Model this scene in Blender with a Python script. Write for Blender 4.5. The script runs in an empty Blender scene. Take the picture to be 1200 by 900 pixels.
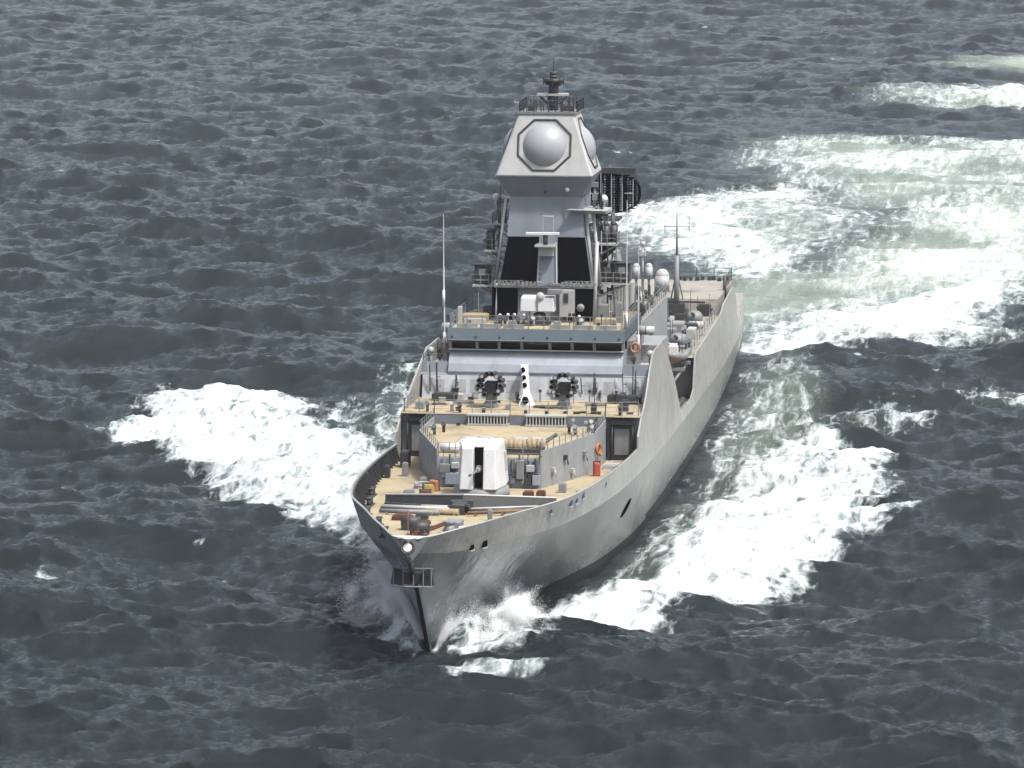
import bpy, math, random
import numpy as np
from mathutils import Vector

random.seed(7)
rng = np.random.default_rng(11)
scene = bpy.context.scene
col = scene.collection
R = math.radians

# ------------------------------------------------------------------ camera
# world: x = towards the ship's port side, y = from bow to stern, z = up from the waterline
CAM = Vector((43.054, -276.67, 55.603))
PSI, PIT = R(7.8), R(7.8)
cam_d = bpy.data.cameras.new('camera')
cam = bpy.data.objects.new('camera', cam_d)
col.objects.link(cam)
cam.location = CAM
cam.rotation_euler = (R(90) - PIT, 0, PSI)
cam_d.sensor_width = 36.0
cam_d.lens = 36.0 * 5300.0 / 1200.0
cam_d.clip_start = 1.0
cam_d.clip_end = 60000.0
scene.camera = cam
scene.render.resolution_x = 1024
scene.render.resolution_y = 768

# ------------------------------------------------------------------ light
SUN_DIR = Vector((0.40, -0.26, 0.88)).normalized()
elev = math.asin(SUN_DIR.z)
azim = math.atan2(SUN_DIR.x, SUN_DIR.y)
world = bpy.data.worlds.new("World")
scene.world = world
world.use_nodes = True
wn, wl = world.node_tree.nodes, world.node_tree.links
wn.clear()
sky = wn.new('ShaderNodeTexSky')
sky.sky_type = 'NISHITA'
sky.sun_disc = False
sky.sun_elevation = elev
sky.sun_rotation = azim
sky.air_density = 1.0
sky.dust_density = 5.0
sky.ozone_density = 1.0
hs = wn.new('ShaderNodeHueSaturation')
hs.inputs['Saturation'].default_value = 0.56
bg = wn.new('ShaderNodeBackground')
bg.inputs['Strength'].default_value = 0.15
wo = wn.new('ShaderNodeOutputWorld')
wl.new(sky.outputs[0], hs.inputs['Color'])
wl.new(hs.outputs[0], bg.inputs['Color'])
wl.new(bg.outputs[0], wo.inputs['Surface'])

sd = bpy.data.lights.new('sun', 'SUN')
sd.energy = 3.3
sd.angle = R(6)
sd.color = (1.0, 0.965, 0.90)
so = bpy.data.objects.new('sun', sd)
so.rotation_euler = SUN_DIR.to_track_quat('Z', 'Y').to_euler()
so.location = (0, 0, 200)
col.objects.link(so)

vs = scene.view_settings
vs.view_transform = 'Standard'
vs.look = 'None'
vs.gamma = 1.0
vs.exposure = 0.90
vs.use_curve_mapping = False
scene.cycles.max_bounces = 6
scene.cycles.use_denoising = True


# ------------------------------------------------------------------ materials
class NT:
    def __init__(s, name):
        s.m = bpy.data.materials.new(name)
        s.m.use_nodes = True
        s.t = s.m.node_tree
        s.n, s.l = s.t.nodes, s.t.links
        s.b = s.n['Principled BSDF']

    def node(s, ty, **k):
        o = s.n.new(ty)
        for a, v in k.items():
            if a.startswith('i_'):
                o.inputs[a[2:].replace('_', ' ')].default_value = v
            else:
                setattr(o, a, v)
        return o

    def link(s, a, b):
        s.l.new(a, b)


def c4(c):
    return (c[0], c[1], c[2], 1.0)


ALB = 0.52


def paint(name, colr, rough=0.5, var=0.12, scale=0.8, streak=0.0, grime=(0.16, 0.13, 0.09), metal=0.0, bump=0.0, spec=0.4, seams=False, rust=0.0, wet_shade=False):
    t = NT(name)
    if 'foam' not in name and 'spray' not in name:
        colr = tuple(c * ALB for c in colr)
        grime = tuple(c * ALB for c in grime)
    tc = t.node('ShaderNodeTexCoord')
    mp = t.node('ShaderNodeMapping')
    t.link(tc.outputs['Object'], mp.inputs['Vector'])
    n1 = t.node('ShaderNodeTexNoise', i_Scale=scale, i_Detail=6.0, i_Roughness=0.62)
    t.link(mp.outputs[0], n1.inputs['Vector'])
    mr = t.node('ShaderNodeMapRange')
    mr.inputs['From Min'].default_value = 0.3
    mr.inputs['From Max'].default_value = 0.7
    mr.inputs['To Min'].default_value = 1 - var
    mr.inputs['To Max'].default_value = 1 + var
    t.link(n1.outputs[0], mr.inputs['Value'])
    mul = t.node('ShaderNodeVectorMath', operation='SCALE')
    mul.inputs[0].default_value = colr
    t.link(mr.outputs[0], mul.inputs['Scale'])
    out = mul.outputs[0]
    if streak > 0:
        mp2 = t.node('ShaderNodeMapping')
        mp2.inputs['Scale'].default_value = (1.3, 1.3, 0.10)
        t.link(tc.outputs['Object'], mp2.inputs['Vector'])
        n2 = t.node('ShaderNodeTexNoise', i_Scale=1.6, i_Detail=5.0, i_Roughness=0.7)
        t.link(mp2.outputs[0], n2.inputs['Vector'])
        r2 = t.node('ShaderNodeMapRange')
        r2.inputs['From Min'].default_value = 0.52
        r2.inputs['From Max'].default_value = 0.78
        r2.inputs['To Max'].default_value = streak
        t.link(n2.outputs[0], r2.inputs['Value'])
        mx = t.node('ShaderNodeMixRGB')
        t.link(r2.outputs[0], mx.inputs['Fac'])
        t.link(out, mx.inputs['Color1'])
        mx.inputs['Color2'].default_value = c4(grime)
        out = mx.outputs[0]
    seam_h = None
    if seams:
        sp = t.node('ShaderNodeSeparateXYZ')
        t.link(tc.outputs['Object'], sp.inputs[0])
        cb = t.node('ShaderNodeCombineXYZ')
        t.link(sp.outputs['Y'], cb.inputs[0])
        t.link(sp.outputs['Z'], cb.inputs[1])
        bk = t.node('ShaderNodeTexBrick')
        bk.inputs['Scale'].default_value = 1.0
        bk.inputs['Brick Width'].default_value = 5.2
        bk.inputs['Row Height'].default_value = 1.55
        bk.inputs['Mortar Size'].default_value = 0.035
        bk.inputs['Mortar Smooth'].default_value = 0.6
        bk.inputs['Color1'].default_value = (1, 1, 1, 1)
        bk.inputs['Color2'].default_value = (.90, .90, .90, 1)
        bk.inputs['Mortar'].default_value = (.72, .71, .70, 1)
        t.link(cb.outputs[0], bk.inputs['Vector'])
        mm = t.node('ShaderNodeMixRGB', blend_type='MULTIPLY')
        mm.inputs['Fac'].default_value = .75
        t.link(out, mm.inputs['Color1'])
        t.link(bk.outputs['Color'], mm.inputs['Color2'])
        out = mm.outputs[0]
        seam_h = bk.outputs['Fac']
    if rust > 0:
        mp3 = t.node('ShaderNodeMapping')
        mp3.inputs['Scale'].default_value = (2.6, 2.6, 0.13)
        t.link(tc.outputs['Object'], mp3.inputs['Vector'])
        n3 = t.node('ShaderNodeTexNoise', i_Scale=1.1, i_Detail=4.0, i_Roughness=0.6)
        t.link(mp3.outputs[0], n3.inputs['Vector'])
        r3 = t.node('ShaderNodeMapRange')
        r3.inputs['From Min'].default_value = 0.64
        r3.inputs['From Max'].default_value = 0.76
        r3.inputs['To Max'].default_value = rust
        t.link(n3.outputs[0], r3.inputs['Value'])
        mx3 = t.node('ShaderNodeMixRGB')
        t.link(r3.outputs[0], mx3.inputs['Fac'])
        t.link(out, mx3.inputs['Color1'])
        mx3.inputs['Color2'].default_value = (.11, .055, .03, 1)
        out = mx3.outputs[0]
    if wet_shade:
        # wet waterline band, plus flare shade painted darker up to the stem, patchy edge
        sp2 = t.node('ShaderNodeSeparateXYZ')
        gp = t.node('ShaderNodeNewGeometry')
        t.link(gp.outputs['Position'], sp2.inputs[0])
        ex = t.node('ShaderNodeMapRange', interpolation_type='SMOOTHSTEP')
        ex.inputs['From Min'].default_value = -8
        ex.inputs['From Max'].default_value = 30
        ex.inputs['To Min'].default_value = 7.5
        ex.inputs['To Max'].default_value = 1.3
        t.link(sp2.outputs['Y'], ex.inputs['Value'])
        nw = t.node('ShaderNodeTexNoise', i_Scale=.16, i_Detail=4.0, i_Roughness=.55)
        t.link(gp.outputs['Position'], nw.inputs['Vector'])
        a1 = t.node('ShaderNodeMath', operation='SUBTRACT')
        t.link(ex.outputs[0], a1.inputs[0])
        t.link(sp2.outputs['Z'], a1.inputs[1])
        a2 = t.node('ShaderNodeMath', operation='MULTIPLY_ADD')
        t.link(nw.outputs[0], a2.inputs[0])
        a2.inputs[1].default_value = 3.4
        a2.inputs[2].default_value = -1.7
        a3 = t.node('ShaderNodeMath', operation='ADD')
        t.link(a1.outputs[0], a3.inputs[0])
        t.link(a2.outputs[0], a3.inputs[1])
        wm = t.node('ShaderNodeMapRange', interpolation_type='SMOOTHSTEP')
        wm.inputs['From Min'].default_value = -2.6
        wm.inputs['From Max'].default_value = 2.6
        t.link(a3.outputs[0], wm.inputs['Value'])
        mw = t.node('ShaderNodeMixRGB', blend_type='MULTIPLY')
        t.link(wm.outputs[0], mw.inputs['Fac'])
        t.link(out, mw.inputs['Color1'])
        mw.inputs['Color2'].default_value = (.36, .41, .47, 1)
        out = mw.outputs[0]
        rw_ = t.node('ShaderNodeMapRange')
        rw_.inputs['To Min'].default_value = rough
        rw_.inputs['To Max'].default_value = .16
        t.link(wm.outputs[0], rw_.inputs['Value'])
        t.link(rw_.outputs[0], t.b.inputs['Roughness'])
    t.link(out, t.b.inputs['Base Color'])
    t.b.inputs['Roughness'].default_value = rough
    t.b.inputs['Metallic'].default_value = metal
    t.b.inputs['Specular IOR Level'].default_value = spec
    if bump > 0:
        nb = t.node('ShaderNodeTexNoise', i_Scale=0.55, i_Detail=3.0)
        t.link(tc.outputs['Object'], nb.inputs['Vector'])
        bp = t.node('ShaderNodeBump', i_Strength=1.0, i_Distance=bump)
        t.link(nb.outputs[0], bp.inputs['Height'])
        t.link(bp.outputs[0], t.b.inputs['Normal'])
    return t.m


M = {}
M['hull'] = paint('hull_paint', (0.36, 0.37, 0.35), 0.36, 0.20, 0.10, 0.35, (0.20, 0.19, 0.16), bump=0.10, spec=0.5, seams=True, rust=.55, wet_shade=True)  # broad mottling paints in the water's light-dark reflections on the hull
M['grey'] = paint('grey_paint', (0.36, 0.375, 0.39), 0.5, 0.16, 0.9, 0.5, (0.2, 0.17, 0.14), rust=.4)
M['grey2'] = paint('weathered_grey_paint', (0.27, 0.28, 0.29), 0.55, 0.18, 1.1, 0.45, (0.15, 0.12, 0.10))
M['slate'] = paint('slate_paint', (0.10, 0.135, 0.165), 0.5, 0.12, 1.0, 0.25, (0.06, 0.06, 0.06))
M['darkslate'] = paint('dark_slate_paint', (0.055, 0.07, 0.085), 0.5, 0.15, 1.0, 0.25, (0.05, 0.05, 0.05))
M['blue'] = paint('bluish_grey_paint', (0.36, 0.405, 0.47), 0.45, 0.14, 0.6, 0.45, (0.2, 0.2, 0.22), rust=.3)
M['towerblue'] = paint('tower_paint', (0.235, 0.27, 0.32), 0.45, 0.16, 0.5, 0.4, (0.15, 0.15, 0.16))
M['warmgrey'] = paint('warm_grey_paint', (0.50, 0.53, 0.58), 0.5, 0.16, 0.9, 0.45, (0.25, 0.22, 0.2))
M['white'] = paint('white_paint', (0.82, 0.83, 0.86), 0.4, 0.12, 0.9, 0.18, (0.45, 0.42, 0.38))
M['pale'] = paint('pale_grey_paint', (0.52, 0.53, 0.53), 0.45, 0.08, 0.9, 0.3, (0.3, 0.27, 0.22))
M['dome'] = paint('radome_skin', (0.42, 0.44, 0.47), 0.35, 0.03, 0.5, 0.0)
M['black'] = paint('black_absorber', (0.003, 0.003, 0.004), 0.95, 0.25, 0.8, spec=0.0)
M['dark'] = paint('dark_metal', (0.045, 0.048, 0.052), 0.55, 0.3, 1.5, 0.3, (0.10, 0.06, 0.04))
M['boot'] = paint('boot_topping', (0.018, 0.018, 0.020), 0.4, 0.3, 0.6)
M['glass'] = paint('bridge_glass', (0.006, 0.007, 0.009), 0.08, 0.1, 0.5, spec=0.35)
M['rust'] = paint('rusty_chain', (0.115, 0.045, 0.03), 0.8, 0.45, 3.0)
M['wood'] = paint('brown_timber', (0.26, 0.15, 0.07), 0.7, 0.3, 2.0)
M['canvas'] = paint('tan_canvas', (0.40, 0.31, 0.20), 0.85, 0.2, 2.0)
M['orange'] = paint('orange_paint', (0.50, 0.20, 0.08), 0.6, 0.2, 2.0)
M['red'] = paint('red_paint', (0.50, 0.075, 0.045), 0.55, 0.2, 2.0)
M['yellow'] = paint('yellow_canvas', (0.42, 0.30, 0.10), 0.8, 0.2, 2.0)
M['navy'] = paint('navy_paint', (0.03, 0.06, 0.18), 0.5, 0.1, 2.0)
M['green'] = paint('olive_canvas', (0.10, 0.12, 0.06), 0.85, 0.2, 2.0)


def deck_material(name, colr):
    t = NT(name)
    colr = [c * 0.48 for c in colr]
    tc = t.node('ShaderNodeTexCoord')
    n1 = t.node('ShaderNodeTexNoise', i_Scale=0.35, i_Detail=8.0, i_Roughness=0.68)
    n2 = t.node('ShaderNodeTexNoise', i_Scale=1.7, i_Detail=6.0, i_Roughness=0.7)
    t.link(tc.outputs['Object'], n1.inputs['Vector'])
    t.link(tc.outputs['Object'], n2.inputs['Vector'])
    r1 = t.node('ShaderNodeValToRGB')
    e = r1.color_ramp.elements
    e[0].position, e[0].color = 0.33, c4([c * 0.50 for c in colr])
    e[1].position, e[1].color = 0.66, c4([c * 1.12 for c in colr])
    k = r1.color_ramp.elements.new(0.48)
    k.color = c4(colr)
    t.link(n1.outputs[0], r1.inputs['Fac'])
    r2 = t.node('ShaderNodeMapRange')
    r2.inputs['From Min'].default_value = 0.50
    r2.inputs['From Max'].default_value = 0.68
    r2.inputs['To Max'].default_value = 0.7
    t.link(n2.outputs[0], r2.inputs['Value'])
    mx = t.node('ShaderNodeMixRGB')
    t.link(r2.outputs[0], mx.inputs['Fac'])
    t.link(r1.outputs[0], mx.inputs['Color1'])
    mx.inputs['Color2'].default_value = (0.13, 0.105, 0.08, 1)
    t.link(mx.outputs[0], t.b.inputs['Base Color'])
    t.b.inputs['Roughness'].default_value = 0.8
    return t.m


M['deck'] = deck_material('tan_nonskid_deck', (0.50, 0.415, 0.265))
M['deckg'] = deck_material('grey_nonskid_deck', (0.40, 0.385, 0.34))


# ------------------------------------------------------------------ mesh helpers
def V(*a):
    return Vector(a)


class MB:
    def __init__(s):
        s.v, s.f, s.s, s.mi = [], [], [], []

    def add(s, vs_, fs, smooth=False, m=0):
        o = len(s.v)
        s.v += [tuple(v) for v in vs_]
        for f in fs:
            s.f.append(tuple(o + i for i in f))
            s.s.append(smooth)
            s.mi.append(m)
        return s

    def box(s, c, d, rz=0.0, rx=0.0, ry=0.0, m=0):
        from mathutils import Euler
        e = Euler((rx, ry, rz)).to_matrix()
        c = Vector(c)
        p = [c + e @ Vector((sx * d[0] / 2, sy * d[1] / 2, sz * d[2] / 2)) for sz in (-1, 1) for sy in (-1, 1) for sx in (-1, 1)]
        return s.hexa([p[0], p[1], p[3], p[2], p[4], p[5], p[7], p[6]], m)

    def hexa(s, p, m=0):
        return s.add(p, [(3, 2, 1, 0), (4, 5, 6, 7), (0, 1, 5, 4), (1, 2, 6, 5), (2, 3, 7, 6), (3, 0, 4, 7)], m=m)

    def prism(s, poly, z0, z1, m=0, inset=0.0):
        n = len(poly)
        cx = sum(p[0] for p in poly) / n
        cy = sum(p[1] for p in poly) / n
        k = 1 - inset
        z0 = [z0] * n if isinstance(z0, (int, float)) else z0
        z1 = [z1] * n if isinstance(z1, (int, float)) else z1
        vs_ = [(p[0], p[1], z0[i]) for i, p in enumerate(poly)] + [(cx + (p[0] - cx) * k, cy + (p[1] - cy) * k, z1[i]) for i, p in enumerate(poly)]
        fs = [tuple(range(n))[::-1], tuple(range(n, 2 * n))] + [(i, (i + 1) % n, n + (i + 1) % n, n + i) for i in range(n)]
        return s.add(vs_, fs, m=m)

    def side(s, prof, x0, x1, m=0):
        # profile of (y, z) pushed along x
        n = len(prof)
        vs_ = [(x0, y, z) for y, z in prof] + [(x1, y, z) for y, z in prof]
        fs = [tuple(range(n)), tuple(range(n, 2 * n))[::-1]] + [(i, n + i, n + (i + 1) % n, (i + 1) % n) for i in range(n)]
        return s.add(vs_, fs, m=m)

    def tube(s, p, q, r, r2=None, n=8, m=0):
        p, q = Vector(p), Vector(q)
        r2 = r if r2 is None else r2
        d = (q - p)
        if d.length < 1e-6:
            return s
        d.normalize()
        u = d.cross(Vector((0, 0, 1)) if abs(d.z) < 0.9 else Vector((1, 0, 0))).normalized()
        w = d.cross(u)
        vs_ = []
        for c, rr in ((p, r), (q, r2)):
            for i in range(n):
                a = 2 * math.pi * i / n
                vs_.append(c + (u * math.cos(a) + w * math.sin(a)) * rr)
        o = len(s.v)
        s.add(vs_, [(i, (i + 1) % n, n + (i + 1) % n, n + i) for i in range(n)], n > 6, m)
        s.f += [tuple(o + i for i in range(n))[::-1], tuple(o + n + i for i in range(n))]
        s.s += [False, False]
        s.mi += [m, m]
        return s

    def path(s, pts, r, n=6, m=0):
        for a, b in zip(pts[:-1], pts[1:]):
            s.tube(a, b, r, n=n, m=m)
        return s

    def sph(s, c, r, seg=16, rings=10, sc=(1, 1, 1), m=0):
        vs_, fs = [], []
        for j in range(rings + 1):
            th = math.pi * j / rings
            for i in range(seg):
                a = 2 * math.pi * i / seg
                vs_.append((c[0] + r * sc[0] * math.sin(th) * math.cos(a), c[1] + r * sc[1] * math.sin(th) * math.sin(a), c[2] + r * sc[2] * math.cos(th)))
        for j in range(rings):
            for i in range(seg):
                fs.append((j * seg + i, (j + 1) * seg + i, (j + 1) * seg + (i + 1) % seg, j * seg + (i + 1) % seg))
        return s.add(vs_, fs, True, m)

    def torus(s, c, Rr, r, nrm=(0, 0, 1), n=20, k=8, m=0, a0=0.0, a1=2 * math.pi):
        nv = Vector(nrm).normalized()
        u = nv.cross(Vector((0, 0, 1)) if abs(nv.z) < 0.9 else Vector((1, 0, 0))).normalized()
        w = nv.cross(u)
        full = abs((a1 - a0) - 2 * math.pi) < 1e-6
        N = n if full else n + 1
        vs_, fs = [], []
        for i in range(N):
            a = a0 + (a1 - a0) * i / n
            d = u * math.cos(a) + w * math.sin(a)
            for j in range(k):
                b = 2 * math.pi * j / k
                vs_.append(Vector(c) + d * (Rr + r * math.cos(b)) + nv * r * math.sin(b))
        for i in range(n):
            for j in range(k):
                i2 = (i + 1) % N
                fs.append((i * k + j, i2 * k + j, i2 * k + (j + 1) % k, i * k + (j + 1) % k))
        return s.add(vs_, fs, True, m)

    def build(s, name, mats, parent=None, bevel=0.0):
        me = bpy.data.meshes.new(name)
        off = Vector((0, 0, 0))
        p = parent
        while p is not None:
            off += p.location
            p = p.parent
        me.from_pydata([tuple(Vector(v) - off) for v in s.v], [], s.f)
        me.polygons.foreach_set('use_smooth', s.s)
        if not isinstance(mats, (list, tuple)):
            mats = [mats]
        for m in mats:
            me.materials.append(M[m] if isinstance(m, str) else m)
        me.polygons.foreach_set('material_index', s.mi)
        me.update()
        o = bpy.data.objects.new(name, me)
        col.objects.link(o)
        o.parent = parent
        if bevel:
            b = o.modifiers.new('bevel', 'BEVEL')
            b.width = bevel
            b.segments = 2
            b.limit_method = 'ANGLE'
        return o


def tag(o, label=None, cat=None, group=None, kind=None):
    for k, v in (('label', label), ('category', cat), ('group', group), ('kind', kind)):
        if v:
            o[k] = v
    return o


def empty(name, loc, parent=None):
    o = bpy.data.objects.new(name, None)
    o.empty_display_size = 0.5
    col.objects.link(o)
    o.location = loc
    o.parent = parent
    return o


def pchip(xk, yk):
    xk, yk = np.array(xk, float), np.array(yk, float)
    h = np.diff(xk)
    d = np.diff(yk) / h
    m = np.zeros_like(yk)
    m[1:-1] = np.where(d[:-1] * d[1:] > 0, 2 * d[:-1] * d[1:] / (d[:-1] + d[1:] + 1e-12), 0)
    m[0], m[-1] = d[0], d[-1]

    def f(x):
        x = np.clip(np.asarray(x, float), xk[0], xk[-1])
        i = np.clip(np.searchsorted(xk, x) - 1, 0, len(h) - 1)
        t = (x - xk[i]) / h[i]
        return ((1 + 2 * t) * (1 - t) ** 2 * yk[i] + t * (1 - t) ** 2 * h[i] * m[i] + t * t * (3 - 2 * t) * yk[i + 1] + t * t * (t - 1) * h[i] * m[i + 1])
    return f


# ------------------------------------------------------------------ hull lines
LEN = 160.0
W_ = pchip([0, 3, 7, 12, 18, 25, 32, 43, 55, 75, 100, 122, 152, 160], [0.0, 0.5, 1.25, 2.3, 3.7, 5.4, 6.8, 7.85, 8.25, 8.3, 8.1, 7.6, 6.3, 5.9])
K_ = pchip([-7.84, -6, -3, 0, 4, 8, 12, 18, 25, 31, 44, 60, 100, 130, 160], [0.0, 0.85, 1.95, 3.0, 4.35, 5.55, 6.5, 7.45, 8.1, 8.5, 8.8, 8.85, 8.7, 8.1, 6.0])
ZK_ = pchip([-7.84, -3, 4, 12, 31, 50, 70, 110, 160], [7.85, 7.2, 6.75, 6.4, 5.8, 5.3, 4.9, 4.3, 4.0])
D_ = pchip([-9, -8.4, -7, -4, 0, 4.5, 8, 10, 13, 17, 22, 30, 36, 44, 53, 57, 62, 75, 110, 130, 160], [0.0, 0.75, 1.35, 2.3, 3.6, 4.95, 6.1, 6.7, 7.3, 7.8, 8.2, 8.55, 8.7, 8.68, 8.45, 8.45, 8.55, 8.7, 8.5, 8.0, 5.9])
TY = [-9, 0, 10, 20, 30, 40.0, 40.05, 42.5, 44, 50, 52.6, 58.5, 62, 67, 70, 71, 79, 81, 82.3, 83, 107, 110, 116, 122, 125, 129, 133, 160]
TZ = [8.95, 8.65, 8.35, 8.05, 7.7, 7.35, 8.2, 9.35, 9.7, 11.9, 12.7, 12.7, 11.2, 8.3, 6.2, 5.6, 5.6, 6.0, 8.4, 8.7, 9.0, 9.5, 9.65, 9.6, 8.6, 6.2, 4.75, 4.6]


def T_(y):
    return np.interp(y, TY, TZ)


def ZD_(y):
    return np.interp(y, [-9, -6, 0, 8, 12, 25, 44], [8.45, 8.15, 7.75, 7.3, 7.1, 6.6, 6.1])


def stem_y(z):
    return np.where(z > 0, -1.005 * z, 0.25 * -z)


def hb(y, z, w_add=0.0):
    y, z = np.asarray(y, float), np.asarray(z, float)
    zk = ZK_(y)
    t = T_(y)
    k, d = K_(y), D_(y)
    up = k + (d - k) * np.clip((z - zk) / np.maximum(t - zk, 0.3), 0, 1.2)
    z0 = np.where(y < 0, -y / 1.005, 0.0)
    w = np.where(y > 0, W_(y), 0.0)
    tt = np.clip((z - z0) / np.maximum(zk - z0, 0.05), 0, 1)
    p = np.interp(y, [-8, 0, 25, 60], [1.15, 1.35, 1.25, 1.0])
    lo = w + (k - w) * tt ** p
    lo = np.where(z < 0, w * (1 + 0.04 * z), lo)
    # ahead of the knuckle's meeting with the stem the top strake runs out to the stem head
    return np.where((z >= zk) & (y > -7.84), up, np.where(y <= -7.84, np.clip((y + 1.005 * z), 0, 2) * 0.9, lo))


def loft(rows, mirror=True):
    """rows: list of lists of (x, y, z) for the port side, equal lengths"""
    vs_, fs = [], []
    n = len(rows[0])
    for sgn in ((1, -1) if mirror else (1,)):
        o = len(vs_)
        for r in rows:
            vs_ += [(p[0] * sgn, p[1], p[2]) for p in r]
        for i in range(len(rows) - 1):
            for j in range(n - 1):
                q = (o + i * n + j, o + i * n + j + 1, o + (i + 1) * n + j + 1, o + (i + 1) * n + j)
                fs.append(q if sgn == 1 else q[::-1])
    return vs_, fs


ship = empty('warship', (0, 75, 0))
tag(ship, 'grey naval destroyer cutting bow-first through the rough sea, tall domed radar tower amidships', 'warship')

# lower hull
NS = 150
g = np.linspace(0, 1, NS)
g = g ** 1.7
rows = []
zrel = list(np.linspace(-2.5, 0.0, 3)) + list(np.linspace(0, 1, 15)[1:])
for k, zr in enumerate(zrel):
    row = []
    for s in g:
        if zr <= 0:
            ys = float(stem_y(zr))
            y = ys + (LEN - ys) * s
            z = zr
        else:
            # z runs from the waterline up to the knuckle line
            y = -7.84 * zr + (LEN + 7.84 * zr) * s
            for _ in range(6):
                z = zr * float(ZK_(y))
                ys = float(stem_y(z))
                y = ys + (LEN - ys) * s
            z = zr * float(ZK_(y))
        x = max(float(hb(y, z - 1e-4)), 0.0) if s > 0 else 0.0
        row.append((x + 0.07 * min(1, s * 400), y, z))
    rows.append(row)
vs_, fs = loft(rows)
mb = MB()
mb.add(vs_, fs, True)
nr = len(rows)
# transom
tr = [(rows[i][-1][0], LEN, rows[i][-1][2]) for i in range(nr)]
pts = [(-p[0], p[1], p[2]) for p in tr] + tr[::-1]
mb.add(pts, [tuple(range(len(pts)))])
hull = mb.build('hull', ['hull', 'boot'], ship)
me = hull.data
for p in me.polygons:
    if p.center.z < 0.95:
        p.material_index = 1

# upper strake: bulwark at the bow, flush side plating of the superstructure further aft
ysamp = sorted(set([round(v, 3) for v in list(np.linspace(-7.84, 30, 80)) + list(np.arange(30, 160.01, 0.8)) + [v for v in TY if v > -7.8] + [160]]))
rows = []
for zr in np.linspace(0, 1, 7):
    row = []
    # the stem head: a short pointed start
    ys = -7.9 - 1.1 * zr
    row.append((0.02, ys, 7.85 + 1.1 * zr))
    row.append((0.62 * zr + 0.05, ys + 0.28, 7.85 + 1.09 * zr))
    for y in ysamp[1:]:
        yy = y if y > -6.5 else y - (1.0 * zr) * (-6.5 - y) / 1.34
        z = float(ZK_(y)) * (1 - zr) + float(T_(yy)) * zr
        x = float(K_(y)) * (1 - zr) + float(D_(yy)) * zr
        row.append((x + 0.07, yy, z))
    rows.append(row)
vs_, fs = loft(rows)
mb = MB()
mb.add(vs_, fs, False)
bul = mb.build('side_plating', 'grey', ship)
bul.data.materials.clear()
M['plating'] = paint('side_plating_paint', (0.45, 0.455, 0.435), 0.42, 0.15, 0.2, 0.6, (0.24, 0.21, 0.15), bump=0.16, seams=True, rust=.5)
bul.data.materials.append(M['plating'])
sm = bul.modifiers.new('solid', 'SOLIDIFY')
sm.thickness = 0.12
sm.offset = -1 if True else 1

# bullnose plate with the round ship's crest on the stem head
mb = MB()
nv = Vector((0, -0.93, 0.36))
c0 = Vector((0, -9.0, 8.42))
mb.add([(-1.2, -8.05, 8.99), (0, -9.3, 9.0), (1.2, -8.05, 8.99), (0, -7.75, 7.25), (0, -7.9, 8.99)],
       [(0, 3, 1), (1, 3, 2), (0, 1, 4), (1, 2, 4)])
bn = mb.build('bullnose', 'white', ship)
mb = MB()
mb.tube(c0 - nv * 0.1, c0 + nv * 0.1, 0.40, n=24)
cr = mb.build('crest', 'rust', bn)
tag(cr, 'round ship crest with red rim on the stem head')
mb = MB()
mb.torus(c0 + nv * 0.1, 0.40, 0.06, nv, 24, 8)
mb.build('rim', 'dark', cr)
mb = MB()
mb.tube(c0 + nv * 0.1, c0 + nv * 0.125, 0.27, n=20)
mb.build('crest_disc', 'white', cr)

# black stem bar
mb = MB()
mb.hexa([(-0.1, -6.35, 6.2), (0.1, -6.35, 6.2), (0.14, -6.1, 6.2), (-0.14, -6.1, 6.2)] and [
    (-0.13, 0.35, -1.0), (0.13, 0.35, -1.0), (0.16, 0.75, -1.0), (-0.16, 0.75, -1.0),
    (-0.13, -6.55, 6.3), (0.13, -6.55, 6.3), (0.16, -6.15, 6.3), (-0.16, -6.15, 6.3)])
mb.build('stem_bar', 'boot', ship)

# deck sheets
def deck_strip(y0, y1, zf, inset, n=60, x1=None):
    m_ = MB()
    ys = np.linspace(y0, y1, n)
    vs2, fs2 = [], []
    for y in ys:
        z = float(zf(y))
        x = float(hb(y, z)) - inset
        if x1 is not None:
            x = min(x, x1)
        x = max(x, 0.02)
        vs2 += [(-x, y, z), (x, y, z)]
    for i in range(n - 1):
        fs2.append((2 * i, 2 * i + 1, 2 * i + 3, 2 * i + 2))
    m_.add(vs2, fs2)
    return m_


deck_strip(-8.3, 44.0, ZD_, 0.0).build('forecastle_deck', 'deck', ship)
deck_strip(41.5, 53, lambda y: 9.35, 0.02).build('rocket_deck', 'deck', ship)
deck_strip(117, 159.9, lambda y: 4.6, -0.02).build('flight_deck', 'deckg', ship)
deck_strip(82.4, 117, lambda y: 8.35, 0.0).build('boat_deck', 'deckg', ship)
deck_strip(57, 83, lambda y: 5.0, 0.0).build('recess_deck', 'grey2', ship)

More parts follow.
